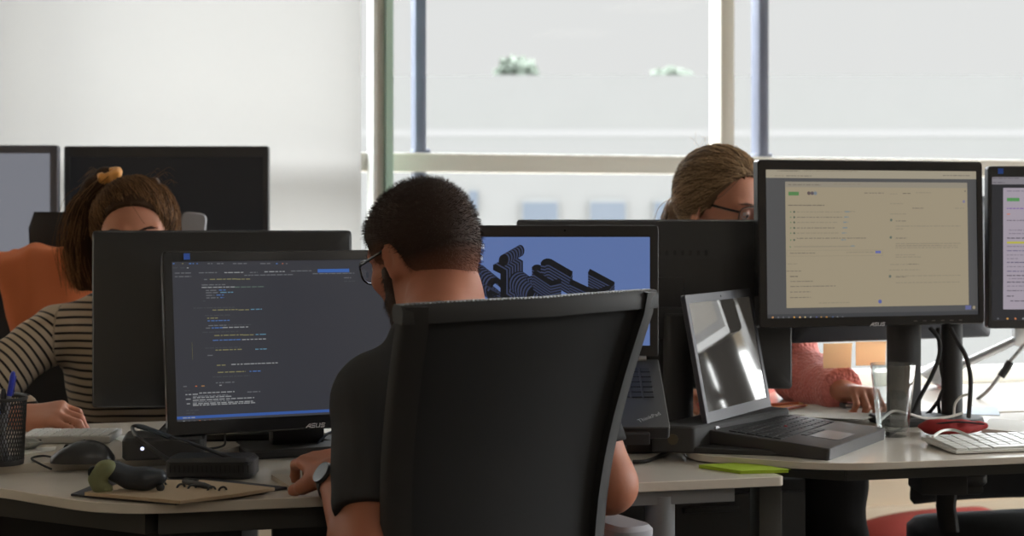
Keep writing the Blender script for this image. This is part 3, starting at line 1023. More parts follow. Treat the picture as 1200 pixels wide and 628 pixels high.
for x0, x1, y, c in ((140, 450, 42, TL), (118, 258, 77, TX), (425, 570, 72, TL), (105, 160, 135, TL), (100, 178, 174, TX), (118, 165, 203, (92, 84, 76)), (120, 242, 230, TX), (120, 365, 257, TX), (118, 230, 287, TX), (118, 230, 317, TX), (275, 440, 346, TL),
                     (690, 1040, 25, TL), (690, 1025, 38, TL), (690, 1030, 48, TL), (690, 800, 86, TL), (690, 825, 98, TL), (660, 820, 138, TL), (760, 805, 136, TX), (655, 820, 168, TL), (690, 745, 206, TX), (690, 1035, 237, TL), (690, 1040, 200, TL)):
    d.line(u(x0), u(x1), vb(y), 1.1, c, 2)
d.rect(u(110), va(183), u(166), va(203), (80, 122, 74), 2)
for x, y, r, c in ((220, 191, 2.4, (88, 76, 76)), (238, 191, 2.4, (84, 76, 82)), (255, 191, 2.4, (110, 120, 128)), (665, 336, 1.8, (90, 100, 92)), (663, 430, 1.8, (90, 100, 92)), (1058, 236, 2.0, (120, 114, 140)), (1065, 180, 1.2, TX)):
    d.disc(u(x), va(y), r, c, 3)
for k, y in enumerate((292, 321, 349, 379, 407, 444)):
    d.disc(u(122), va(y), 0.9, GR, 3); d.disc(u(141), va(y), 1.3, (70, 82, 70), 3)
    d.line(u(415 - k * 4), u(440 - k * 4), va(y - 1), 1.3, (104, 122, 132), 3)
d.disc(u(120), vb(43), 0.9, GR, 3)
d.disc(u(659), vb(202), 1.9, (90, 98, 92), 3); d.disc(u(605), vb(338), 2.6, (84, 92, 150), 3)
d.rect(u(580), vb(64), u(610), vb(77), (92, 98, 156), 3)
d.line(u(448), u(468), vb(38), 1.3, (104, 122, 132), 3)
x0, zt = d.pt(u(100), vb(62)); x1, _ = d.pt(u(620), vb(62)); _, z0 = d.pt(u(100), vb(94))
for (a, b, c, e) in ((x0, zt, x1, zt - 0.0005), (x0, z0 + 0.0005, x1, z0), (x0, zt, x0 + 0.0005, z0), (x1 - 0.0005, zt, x1, z0)):
    d._m((128, 119, 102)); d.mb.poly([(a, d.y(2), e), (c, d.y(2), e), (c, d.y(2), b), (a, d.y(2), b)])
for x, c in ((25, (190, 140, 90)), (55, G_), (82, G_), (112, G_), (141, (200, 150, 70)), (172, (200, 160, 110)), (200, (190, 170, 120)), (230, W_), (262, (80, 90, 140)), (287, (170, 130, 80)), (316, (210, 150, 60)), (350, (80, 110, 160)), (375, W_), (403, W_)):
    d.disc(u(x), vb(424), 1.3, c, 3)
d.rect(u(1066), vb(360), u(1098), vb(381), (92, 96, 140), 3); d.disc(u(1113), vb(370), 2.2, (150, 140, 118), 3)
d.done(sc)
bx, bz = ray_local(PM, 1028, 380, 0)
brand(t, None, bx, bz, -0.0012, 0.0062).matrix_local = Lp
mb = MB()
for k in range(6):
    mb.box((0.09 + k * 0.02, -0.0005, 0.008), (0.007, 0.001, 0.0022))
mb.build('button_mark', dkgrey, t, None, xform=Lp)
# ---- monitor cut by the right edge of the view
t6, sc, PM, (iw, ih, icx, icz), Lp = monitor('monitor', 'black monitor at the far right showing a lilac web page, blue sticker on its bezel', 0.52, 0.33, (0.967, 3.12, 0.9295), R(2), 0,
    bez=(0.008, 0.012, 0.022, 0.016), glow=(44, 44, 47), frame=black)
d = Draw(PM, 0.0035)
v = lambda x: 1020 + x / 2.99
w = lambda y: 180 + y / 2.99
LB = (158, 149, 160)
d.rect(v(416), w(80), v(920), w(108), (128, 124, 130))
d.rect(v(465), w(120), v(780), w(545), LB)
d.rect(v(478), w(155), v(522), w(167), (84, 140, 84), 1)
d.rect(v(478), w(308), v(760), w(315), (176, 170, 70), 1)
for x0, x1, y, c in ((425, 520, 86, (96, 92, 98)), (420, 470, 101, (90, 88, 94)), (478, 760, 131, (124, 116, 128)), (478, 760, 192, (110, 70, 150)), (478, 493, 212, (200, 110, 70)), (478, 600, 234, (100, 94, 104)), (485, 760, 268, (124, 116, 128)), (485, 600, 280, (124, 116, 128)),
                     (478, 700, 296, (70, 66, 76)), (478, 720, 325, (124, 116, 128)), (478, 740, 340, (100, 94, 120)), (478, 735, 355, (124, 116, 128)), (478, 520, 368, (124, 116, 128)), (478, 700, 381, (80, 74, 100)), (478, 740, 396, (124, 116, 128)), (478, 730, 412, (100, 94, 120)),
                     (478, 730, 427, (80, 74, 84)), (485, 700, 438, (124, 116, 128)), (478, 720, 450, (80, 76, 88)), (478, 740, 464, (124, 116, 128)), (478, 735, 480, (104, 98, 108)), (478, 505, 499, (64, 60, 70)), (490, 720, 516, (80, 74, 84))):
    d.line(v(x0), v(x1), w(y), 1.2, c, 1)
for x, c in ((420, W_), (447, G_), (480, (200, 150, 80)), (508, (190, 120, 80)), (535, W_), (560, (80, 110, 170))):
    d.disc(v(x), w(578), 1.4, c, 1)
d.done(sc)
sx, sz = ray_local(PM, 1172.5, 200.5, 0)
mb = MB(); mb.box((sx, -0.0008, sz), (0.011, 0.001, 0.011)); mb.build('energy_sticker', mat('blue sticker', (60, 110, 220), 0.5), t6, None, xform=Lp)
# its pole arm on the desk
arm = thing('monitor_stand', 'black monitor pole on a round base plate behind the red pouch', 'stand', (0.895, 3.125, TOP))
mb = MB(); mb.lathe([(0.0, 0), (0.062, 0), (0.063, 0.004), (0.06, 0.011), (0.03, 0.014), (0.0, 0.0141)], 40); mb.build('base_plate', blackm, arm)
mb = MB(); mb.lathe([(0.021, 0.012), (0.021, 0.40), (0.018, 0.405)], 24); mb.build('pole', blackm, arm)
mb = MB(); mb.tube([(0, 0.0, 0.33), (0.0, 0.06, 0.335), (-0.03, 0.10, 0.34), (-0.05, 0.125, 0.345)], 0.014, 12); mb.build('arm_tube', blackm, arm)
mb = MB(); mb.box((-0.055, 0.125, 0.345), (0.09, 0.016, 0.09), bev=0.004, M=Matrix.Translation((-0.055, 0.125, 0)) @ Matrix.Rotation(R(20), 4, 'Z') @ Matrix.Translation((0.055, -0.125, 0))); mb.build('mount_plate', blackm, arm)
# ---- far monitors on the back-left desk
t7, sc, PM, _, Lp = monitor('monitor', 'grey framed monitor with a blank grey screen, farthest on the left', 0.52, 0.33, (-1.2266 - 0.52, 4.15, 1.349 - 0.33), 0, 0, bez=(0.02, 0.022, 0.022, 0.024), glow=(118, 120, 128), frame=mat('grey plastic', (98, 98, 106), 0.45), case=mat('grey plastic', (98, 98, 106), 0.45))
t8, sc, PM, _, Lp = monitor('monitor', 'black switched-off monitor behind the striped-sweater woman, under the roller blind', 0.567, 0.34, (-1.24, 4.25, 1.351 - 0.34), 0, 0, bez=(0.016, 0.016, 0.03, 0.026), glow=(22, 22, 23), frame=black)
mb = MB()
for k in range(7):
    mb.box((-0.245 + k * 0.0085, -0.0008, 0.34 - 0.0125), (0.006, 0.001, 0.006))
mb.build('maker_mark', dkgrey, t8, None, xform=Lp)

# ================================================================== LAPTOPS
def keycaps(W, D, x0, y0, rows, cols, kz, cap=0.84, h=0.002):
    mb = MB()
    for r in range(rows):
        n = cols
        for c in range(n):
            if r == rows - 1 and 3 <= c <= n - 6:
                if c == 3:
                    wx = (n - 8) * W / n
                    mb.box((x0 + (3 * W / n) + wx / 2, y0 - (r + .5) * D / rows, kz), (wx * 0.97, D / rows * cap, h), bev=0.0006, seg=1)
                continue
            mb.box((x0 + (c + .5) * W / n, y0 - (r + .5) * D / rows, kz), (W / n * cap, D / rows * cap, h), bev=0.0006, seg=1)
    return mb


def laptop(name, label, M, W, D, L, lean, glow, th=0.022, bz=(0.012, 0.012, 0.016, 0.026), lidmat=None, mark=True):
    """local frame: hinge line on x, deck top at z=0 running to -y, lid rising at the hinge"""
    t = thing(name, label, 'laptop', M=M)
    base = black
    mb = MB(); mb.prism(rpoly([(-W / 2, -D), (W / 2, -D), (W / 2, 0.006), (-W / 2, 0.006)], [0.008, 0.008, 0.003, 0.003]), -th, 0, ch=0.0015); dk = mb.build('deck', mat('soft black laptop shell', (61, 61, 63), 0.42, spec=0.5), t)
    mb = keycaps(W * 0.90, D * 0.46, -W * 0.45, -0.026, 6, 15, 0.0008); mb.build('keyboard', mat('black keycaps', (44, 44, 46), 0.45), dk)
    mb = MB(); mb.prism(rrect(0.09, D * 0.24, 0.004, 4, -0.012, -D * 0.80), 0, 0.0006); mb.build('trackpad', mat('trackpad', (48, 48, 51), 0.28, spec=0.6), dk)
    mb = MB()
    for k in (-1, 0, 1):
        mb.box((-0.012 + k * 0.031, -D * 0.63, 0.0006), (0.029, 0.011, 0.0015), bev=0.0005, seg=1)
    mb.build('click_button', mat('black keycaps', (44, 44, 46), 0.45), dk)
    mb = MB(); mb.ball((-0.004, -0.026 - D * 0.26, 0.0018), (0.0035, 0.0035, 0.0022), n=6); mb.build('pointing_stick', mat('red rubber', (150, 30, 30), 0.7), dk)
    for s in (-1, 1):
        mb = MB(); mb.tube([(s * W * 0.40 - 0.012, 0.004, 0.001), (s * W * 0.40 + 0.012, 0.004, 0.001)], 0.006, 12); mb.build('hinge', mat('hinge metal', (150, 150, 152), 0.35, metal=0.7), t)
    Lp = Matrix.Translation((0, 0.006, 0.004)) @ Matrix.Rotation(-lean, 4, 'X')
    l, r, tp, bt = bz
    iw, ih, icx, icz = W - l - r, L - tp - bt, (l - r) / 2, bt + (L - tp - bt) / 2
    mb = MB()
    mb.grid([ringz(W, L, 0.006, 0.009, 0, L / 2), ringz(W, L, 0.006, 0.001, 0, L / 2), ringz(W - 0.002, L - 0.002, 0.006, 0, 0, L / 2), ringz(iw, ih, 0.001, 0, icx, icz), ringz(iw, ih, 0.001, 0.0015, icx, icz)], close=True)
    mb.mi = 1
    mb.grid([ringz(W, L, 0.006, 0.009, 0, L / 2), ringz(W - 0.006, L - 0.006, 0.006, 0.011, 0, L / 2)], close=True, cap=False)
    mb.poly(ringz(W - 0.006, L - 0.006, 0.006, 0.011, 0, L / 2))
    lid = mb.build('lid', [lidmat or black, black], t, xform=Lp)
    mb = MB(); mb.poly([(icx - iw / 2, 0.0012, icz - ih / 2), (icx + iw / 2, 0.0012, icz - ih / 2), (icx + iw / 2, 0.0012, icz + ih / 2), (icx - iw / 2, 0.0012, icz + ih / 2)])
    sc = mb.build('screen', glow if not isinstance(glow, tuple) else emis('display %d %d %d' % glow, glow), lid, None, xform=Lp)
    mb = MB(); mb.ball((0.004, -0.0002, L - 0.009), (0.002, 0.0006, 0.002), n=6); mb.build('camera', piano, lid, xform=Lp)
    if mark:
        mb = MB()
        a = R(0)
        for pl in text_polys('ThinkPad', 0.0115):
            mb.poly([(W / 2 - 0.032 + p.x * math.cos(R(28)) - p.y * math.sin(R(28)), -D + 0.030 + (p.x * math.sin(R(28)) + p.y * math.cos(R(28))) * 1.25, 0.0006) for p in pl])
        mb.build('maker_logo', mat('silver print', (205, 205, 208), 0.4, metal=0.2), dk, None)
    return t, lid, sc, WM[t.name] @ Lp


M1 = Matrix.Translation((0.0889, 2.69, 0.905)) @ Matrix.Rotation(R(24), 4, 'X')
t, lid, sc, PM = laptop('laptop', 'black laptop with a blue wallpaper of striped block letters, raised on a stand', M1, 0.336, 0.219, 0.231, R(24), (90, 111, 160), bz=(0.014, 0.015, 0.0205, 0.02))
d = Draw(PM, 0.0012)
ux = lambda x, y: d.pt(550 + x / 5.217, 265 + y / 5.217)
BK, SL = (22, 23, 26), (54, 62, 88)


def arc(cx, cy, rx, ry, a0, a1, n=14):
    return [(cx + rx * math.cos(R(a0 + (a1 - a0) * k / n)), cy + ry * math.sin(R(a0 + (a1 - a0) * k / n))) for k in range(n + 1)]


def block(quads, dx, dy, n, lift0):
    """a striped block letter: the outline repeated back along its depth in alternating dark and slate bands, the dark face in front"""
    for k in range(n, -1, -1):
        f = k / n
        c = BK if (k == 0 or k % 2) else SL
        for q in quads:
            d.poly([ux(p[0] + dx * f, p[1] + dy * f) for p in q], c, lift0 + (n - k) * 0.12)


def pq(pts, w):
    return [[(v.x, v.y) for v in q] for q in stroke(pts, w)]


block(pq(arc(165, 395, 42, 62, 20, 340), 30), -105, -85, 13, 0)                                   # e
block(pq([(130, 400), (205, 440)], 18), -60, -50, 7, 3)
block([[(145, 232), (218, 274), (218, 420), (246, 436), (246, 480), (150, 480), (150, 430), (190, 440), (190, 290), (145, 268)]], 110, -62, 13, 6)      # i stem
block([arc(206, 210, 26, 36, 0, 360, 18)[:-1]], 105, -60, 13, 9.5)                                   # i dot
block(pq(arc(425, 440, 52, 60, 150, 400), 32), -120, -90, 15, 13)                                    # a
block(pq([(420, 380), (520, 350)], 26), -70, -55, 9, 16.5)
m1 = arc(415, 268, 24, 20, 200, 300, 8) + [(545, 318)]
block(pq(m1, 28), 0, 110, 13, 19)
m2 = arc(480, 232, 30, 20, 180, 300, 8) + [(625, 290)]
block(pq(m2, 30), 0, 120, 13, 22.5)
block(pq([(395, 275), (500, 345), (560, 330)], 24), 0, 110, 13, 26)
uu = [(730, 272), (880, 352), (840, 378), (790, 398), (740, 392), (700, 375), (615, 335)]
block(pq(uu, 28), 0, 90, 11, 29.5)
for px, py, c in ((565, 289, (170, 176, 196)), (563, 302, (180, 184, 196)), (561, 317, (34, 36, 42)), (561, 333, (60, 90, 170))):
    a, b = d.pt(px - 3, py - 3); e, f = d.pt(px + 2.5, py + 2.5)
    d.poly([(a, f), (e, f), (e, b), (a, b)], c, 1)
    a, b = d.pt(px - 5, py + 4.5); e, f = d.pt(px + 4, py + 5.3)
    d.poly([(a, f), (e, f), (e, b), (a, b)], (40, 50, 84), 1)
d.done(sc)
# the stand below it
ls = thing('laptop_stand', 'black sloping laptop stand holding up the laptop with the blue screen', 'stand', (0.06, 2.64, TOPB))
mb = MB(); mb.prism(rrect(0.20, 0.20, 0.02, 5, 0, 0.03), 0, 0.008, ch=0.002); mb.build('base_plate', blackm, ls)
mb = MB(); mb.box((0.0, 0.045, 0.075), (0.06, 0.02, 0.14), bev=0.003); mb.build('upright', blackm, ls)
mb = MB(); mb.box((0, -0.105, -0.030), (0.27, 0.205, 0.008), bev=0.002); mb.box((0, -0.223, -0.018), (0.27, 0.010, 0.022), bev=0.003)
mb.build('tray', blackm, ls, xform=WM[ls.name].inverted() @ M1)

# right-hand laptop, lid to the left, screen facing right, on a docking station
scr2 = mat('glossy dark laptop panel', (30, 31, 34), 0.06, spec=1.0, coat=1.0, emit=(66, 62, 56), estr=0.6)
M2 = Matrix.Translation((0.434, 2.8695, 0.776)) @ Matrix.Rotation(math.atan2(0.85, 0.53), 4, 'Z') @ Matrix.Rotation(R(4), 4, 'X')
t, lid, sc, PM2 = laptop('laptop', 'open dark laptop on the right, grey screen rim, reflections on its screen', M2, 0.298, 0.222, 0.24, R(15), scr2, th=0.024, lidmat=mat('grey screen rim', (84, 85, 92), 0.4), mark=False)
dock = thing('docking_station', 'black docking station with a round button under the right-hand laptop', 'dock', (0.42, 2.77, TOP), R(-9))
mb = MB()
mb.prism(rpoly([(-0.165, -0.075), (0.10, -0.085), (0.10, 0.02), (0.0, 0.18), (-0.06, 0.18)], 0.008, 4), 0.0, 0.010, ch=0.002)
mb.build('dock_tray', blackm, dock)
mb = MB(); mb.prism(rpoly([(-0.165, -0.075), (-0.088, -0.080), (0.085, 0.215), (0.04, 0.24), (-0.01, 0.24)], 0.008, 4), 0.0, 0.047, ch=0.003); mb.build('rear_block', blackm, dock)
mb = MB(); mb.lathe([(0.0085, 0), (0.0095, 0.001), (0.0095, 0.002), (0.0085, 0.002)], 24, Matrix.Translation((-0.125, -0.0778, 0.024)) @ Matrix.Rotation(R(90), 4, 'X')); mb.build('button', mat('bronze ring', (84, 78, 62), 0.4, metal=0.4), dock)

# ================================================================== THINGS ON THE DESKS
def on(px, py, z=TOP):
    return PZ(px, py, z)


# black mouse on the left desk, in side view, nose to the left
p = on(97, 541, TOP)
ms = thing('computer_mouse', 'black computer mouse on the left desk in front of the white keyboard', 'mouse', (p.x, p.y, TOP), R(96))
mb = MB()
rows = []
for i in range(13):
    f = i / 12; y = -0.052 + 0.104 * f
    hw = 0.031 * (math.sin(math.pi * min(1, max(0, 0.04 + f * 0.93))) ** 0.38)
    hh = 0.037 * (math.sin(math.pi * (0.06 + 0.88 * f ** 0.8)) ** 0.75)
    rows.append([Vector((hw * math.cos(a), y, max(0, hh * math.sin(a)) if math.sin(a) > 0 else 0.0)) for a in [2 * math.pi * k / 24 for k in range(24)]])
mb.grid(rows, close=True, cap=True); mb.build('shell', piano if False else mat('satin black', (48, 48, 49), 0.3, spec=0.5), ms, 60)
mb = MB(); mb.tube([(0, 0.040, 0.0195), (0, 0.020, 0.0305), (0, -0.004, 0.0375)], 0.0007, 6); mb.build('button_seam', blackm, ms)
mb = MB(); mb.lathe([(0.0, -0.003), (0.0055, -0.003), (0.006, 0), (0.0055, 0.003), (0.0, 0.003)], 20, Matrix.Translation((0, 0.026, 0.0240)) @ Matrix.Rotation(R(90), 4, 'Y')); mb.build('scroll_wheel', rubber, ms)
cable('mouse_cable', [on(63, 536, TOP + .006), on(50, 534, TOP + .003), on(37, 537, TOP + .002), on(48, 544, TOP + .002), on(60, 549.5, TOP + .002)], 0.0018, rubber, 'thin black cable curling from the mouse on the left desk')

# white keyboard slab under the woman's hand
kb = thing('keyboard', 'slim white keyboard under the hand of the striped-sweater woman', 'keyboard', (-0.826, 2.875, TOP), R(3))
mb = MB(); mb.box((0, 0, 0.007), (0.168, 0.112, 0.012), bev=0.002); mb.build('case', mat('pale aluminium', (176, 174, 170), 0.4), kb)
mb = keycaps(0.158, 0.10, -0.079, 0.05, 5, 9, 0.0135); mb.build('keycaps', white, kb)
mb = MB(); mb.box((-0.046, -0.0562, 0.007), (0.012, 0.001, 0.003)); mb.build('port', blackm, kb, None)
# loose white sheet and pad
def sheet(name, label, pts, z, h, m, group=None, cat='paper'):
    mb = MB(); c = sum((Vector((q[0], q[1], 0)) for q in pts), Vector()) / len(pts)
    mb.prism([(q[0], q[1]) for q in pts], z, z + h)
    o = mb.build(name, m, None, None); local_origin(o)
    return tag(o, label, cat, group)


sheet('paper_sheet', 'white sheet of paper under the edge of the left code monitor', [on(128, 512), on(196, 507), on(240, 516), on(150, 521)], TOP + .0003, .0008, paper)
sheet('paper_sheet', 'white slip of paper beside the tail of the mouse on the left desk', [on(22, 527), on(66, 524), on(64, 529), on(26, 533)], TOP + .0003, .0012, paper)
# crumpled grey foil wrapper
mb = MB(); rg = random.Random(5); c = on(27, 527)
rows = [[Vector((c.x + (0.035 * math.cos(a) * math.sin(th)) * rg.uniform(.7, 1.1), c.y + 0.02 * math.sin(a) * math.sin(th) * rg.uniform(.7, 1.1), TOP + 0.001 + 0.011 * (1 - math.cos(th)) * rg.uniform(.75, 1))) for a in [2 * math.pi * k / 14 for k in range(14)]] for th in (0.3, 0.8, 1.4, 1.9, 2.4, 2.9)]
mb.grid(rows, close=True, cap=True); o = mb.build('paper_scrap', mat('crumpled grey paper', (150, 152, 146), 0.6), None, None); local_origin(o); tag(o, 'crumpled grey scrap of paper beside the pen cup', 'paper')

# mesh pen cup at the left edge
c = on(4, 543.5)
cup = thing('pen_cup', 'black mesh pen cup at the left edge of the view', 'pen cup', (c.x, c.y, TOP))
mb = MB(); n = 44; hh = 0.112
for k in range(n):
    for sgn in (1, -1):
        pts = []
        for j in range(9):
            a = 2 * math.pi * k / n + sgn * j * 0.13; r = 0.0325 + 0.005 * j / 8
            pts.append((r * math.cos(a), r * math.sin(a), 0.006 + (hh - 0.008) * j / 8))
        mb.tube(pts, 0.0009, 3, cap=False)
mb.build('mesh_wall', blackm, cup)
mb = MB(); mb.lathe([(0.036, hh - 0.004), (0.0395, hh - 0.004), (0.040, hh), (0.0385, hh + 0.002), (0.036, hh)], 36, closed=True); mb.build('rim', dkgrey, cup)
mb = MB(); mb.lathe([(0, 0), (0.033, 0), (0.034, 0.008), (0.032, 0.009), (0, 0.004)], 36); mb.build('base', blackm, cup)
for i, (a, tilt, L, lab, m) in enumerate(((0.35, 0.16, 0.150, 'blue capped pen, the taller one in the mesh cup', mat('blue pen plastic', (52, 66, 190), 0.35)), (3.3, 0.20, 0.118, 'light blue pen leaning low at the left in the mesh cup', mat('sky pen plastic', (70, 110, 210), 0.35)), (1.9, 0.1, 0.120, 'dark pen in the mesh cup behind the blue pens', mat('dark pen plastic', (50, 52, 60), 0.35)))):
    base = Vector((c.x - 0.008 * math.cos(a), c.y - 0.008 * math.sin(a), TOP + 0.006))
    M = Matrix.Translation(base) @ Matrix.Rotation(a, 4, 'Z') @ Matrix.Rotation(tilt, 4, 'Y')
    pn = thing('pen', lab, 'pen', M=M, group='pens in the mesh cup')
    mb = MB(); mb.lathe([(0.001, 0), (0.0035, 0.012), (0.0042, 0.03), (0.0042, L - 0.03)], 12); mb.build('barrel', mat('clear grey barrel', (150, 152, 160), 0.25), pn)
    mb = MB(); mb.lathe([(0.0046, L - 0.04), (0.0048, L - 0.008), (0.0035, L), (0.001, L + 0.002)], 12); mb.build('cap', m, pn)
    mb = MB(); mb.box((0.0058, 0, L - 0.022), (0.0015, 0.003, 0.034), bev=0.0006); mb.build('clip', m, pn)

# black device with a white light
c = on(178, 541, TOP)
dv = thing('network_box', 'small black box with a white light beside the left code monitor', 'electronics', (c.x, c.y + 0.05, TOP), R(14))
mb = MB(); mb.prism(rpoly([(-0.062, -0.045), (0.075, -0.05), (0.085, 0.05), (-0.055, 0.06)], 0.012, 5), 0.002, 0.040, ch=0.005); mb.build('case', black, dv)
mb = MB(); mb.ball((-0.028, -0.0468, 0.0225), (0.0032, 0.0012, 0.0032), n=8); mb.build('power_light', led, dv)
for sx in (-0.04, 0.06):
    mb = MB(); mb.lathe([(0.006, 0), (0.006, 0.003)], 10, Matrix.Translation((sx, 0, 0))); mb.build('foot', rubber, dv)

# over-ear headphones lying folded in front of the monitor
hp = thing('headphones', 'black headphones lying folded in front of the left code monitor, band up', 'headphones', (on(240, 565, TOPB).x, on(240, 565, TOPB).y, TOPB))
zc2 = TOPB


def hpt(px, py, Y):
    return P(px, py, Y)


cq = on(243, 563, TOPB)
mb = MB()
mb.prism(rpoly([(-0.072, -0.024), (0.074, -0.020), (0.076, 0.05), (-0.066, 0.052)], 0.022, 6), TOPB + 0.001, TOPB + 0.036, M=Matrix.Translation((cq.x, cq.y + 0.02, 0)), ch=0.006)
mb.build('ear_cup', mat('grained black leatherette', (50, 50, 51), 0.5, bump=0.4, bscale=1200), hp, world=True)
mb = MB()
for k in range(18):
    mb.box((cq.x - 0.06 + k * 0.0075, cq.y - 0.0045, TOPB + 0.020), (0.002, 0.002, 0.012), bev=0.0006, seg=1)
mb.build('cup_ribbing', rubber, hp, world=True)
band = spline([hpt(292, 543, 2.52), hpt(262, 533, 2.54), hpt(225, 520, 2.56), hpt(186, 507, 2.585), hpt(168, 499.5, 2.60), hpt(157, 499, 2.605), hpt(155.5, 503, 2.60), hpt(160, 511, 2.58), hpt(172, 521, 2.56), hpt(186, 532, 2.54), hpt(205, 544, 2.52)], 6)
mb = MB(); mb.tube(band, 0.0052, 8, flat=0.6); mb.build('headband', mat('band leatherette', (54, 56, 60), 0.4), hp, world=True)
mb = MB(); mb.tube(spline([hpt(200, 512.5, 2.573), hpt(178, 504, 2.59), hpt(162, 499.3, 2.6)], 4), 0.0066, 8, flat=0.6); mb.build('band_pad', mat('blue grey padding', (52, 62, 72), 0.6), hp, world=True)

# second pair: olive ear cushion with black shell, lying on the notebook
q = on(150, 574, TOPB + .012)
h2 = thing('headset', 'black headset with an olive green ear cushion lying on the notebook', 'headphones', (q.x, q.y, TOPB + .006))
vx = Vox((q.x - .09, q.y - .05, TOPB), (q.x + .08, q.y + .07, TOPB + .075), 0.0022)
A1, A2, A3, A4 = P(135, 552, q.y + .01), P(152, 560, q.y + .012), P(170, 561, q.y + .012), P(186, 559, q.y + .012)
vx.cap(A1, A2, .0165, .0155, .01); vx.cap(A2, A3, .0150, .0165, .01); vx.cap(A3, A4, .0170, .0130, .01)
V, Q = vx.mesh(); mesh_np('ear_shell', smooth_np(V, Q, 2), Q, mat('navy black shell', (48, 53, 60), 0.4, bump=0.2, bscale=500), h2)
vx = Vox((q.x - .10, q.y - .06, TOPB), (q.x + .06, q.y + .07, TOPB + .085), 0.0022)
B1, B2, B3 = P(122, 550, q.y), P(113, 561, q.y), P(117, 570, q.y)
vx.cap(P(128, 547.5, q.y), B1, .011, .012, .01); vx.cap(B1, B2, .012, .0105, .01); vx.cap(B2, B3, .0105, .010, .01); vx.cap(B3, P(128, 572.5, q.y), .009, .006, .01)
V, Q = vx.mesh(); mesh_np('ear_cushion', smooth_np(V, Q, 2), Q, mat('olive cushion', (126, 130, 92), 0.7, bump=0.15, bscale=400), h2)
mb = MB(); mb.tube(spline([P(109, 560, q.y - .004), P(105.5, 556, q.y - .004), P(106, 550, q.y - .004), P(111, 548, q.y)], 5), 0.003, 8); mb.build('boom_joint', rubber, h2, world=True)
mb = MB(); mb.ball(P(188, 571, q.y + .004), 0.0065, n=8); mb.build('microphone_tip', rubber, h2, world=True)

# ring-bound notebook
NBz = TOPB
nb = thing('notebook', 'open ring-bound notebook with blank kraft pages on a black cover', 'notebook', (on(215, 578, NBz).x, on(215, 578, NBz).y, NBz))
cov = [on(83, 581.5, NBz), on(205, 592.5, NBz), on(338, 573.5, NBz), on(240, 562, NBz), on(120, 566, NBz)]
mb = MB(); mb.prism([(a.x, a.y) for a in cov], NBz + .0004, NBz + .004, ch=.0008); mb.build('cover', mat('black card cover', (50, 50, 55), 0.6), nb, world=True)
zz = NBz + .010
pgs = [on(99, 576.5, zz), on(211, 586.5, zz), on(277, 578.5, zz), on(322, 571, zz), on(238, 562, zz), on(160, 562, zz)]
mb = MB(); mb.prism([(a.x, a.y) for a in pgs], NBz + .0045, NBz + .010, ch=.0006); mb.build('page_block', mat('kraft pages', (186, 164, 136), 0.85, noise=.06, nscale=60), nb, world=True)
for i, (px, py) in enumerate(((190, 568.5), (212, 571), (225, 572), (248, 574), (261, 574.5))):
    c = on(px, py, zz)
    mb = MB(); mb.tube([(c.x + 0.0052 * math.cos(a) , c.y + 0.004 * math.cos(a), zz - .001 + 0.0062 * math.sin(a)) for a in np.linspace(-0.2, math.pi + 0.2, 12)], 0.0017, 6); mb.build('binder_ring', blackm, nb, world=True)
pa, pb = on(214, 563.5, zz + .004), on(249, 571, zz + .004)
dr = (pb - pa)
Mp = Matrix.Translation(pa) @ dr.to_track_quat('Z', 'Y').to_matrix().to_4x4()
pn = thing('pen', 'thick black pen lying on the kraft notebook pages', 'pen', M=Mp)
L = dr.length
mb = MB(); mb.lathe([(0.001, 0), (0.0042, 0.004), (0.0048, 0.02), (0.0048, L - .02), (0.0026, L - .003), (0.0008, L)], 14); mb.build('barrel', black, pn)
mb = MB(); mb.box((0, 0.006, 0.025), (0.003, 0.0015, 0.036), bev=.0006); mb.build('clip', dkgrey, pn)
sheet('notepad', "pale notepad on the desk beside the seated man's hand", [on(318, 562, TOPB), on(352, 560, TOPB), on(372, 572, TOPB), on(340, 576, TOPB)], TOPB + .0003, .008, mat('pale notepad', (176, 166, 152), 0.85), cat='notepad')

# green sticky pad on the corner of the centre desk
gz = TOPB
gp = thing('sticky_note_pad', 'lime green sticky note pad on the corner of the centre desk', 'sticky notes', (on(868, 549, gz).x, on(868, 549, gz).y, gz))
gpts = [on(819, 548.5, gz), on(868, 555.5, gz), on(924, 554, gz), on(873, 545.2, gz)]
lime = mat('lime paper', (170, 196, 62), 0.8, spec=.2)
mb = MB(); mb.prism([(a.x, a.y) for a in gpts], gz + .0003, gz + .005); mb.build('pad', lime, gp, None, world=True)
cg = sum((Vector(a) for a in gpts), Vector()) / 4
mb = MB(); mb.prism([((a.x - cg.x) * 1.03 + cg.x + .002, (a.y - cg.y) * 1.03 + cg.y) for a in gpts], gz + .0051, gz + .0058); mb.build('top_sheet', lime, gp, None, world=True)

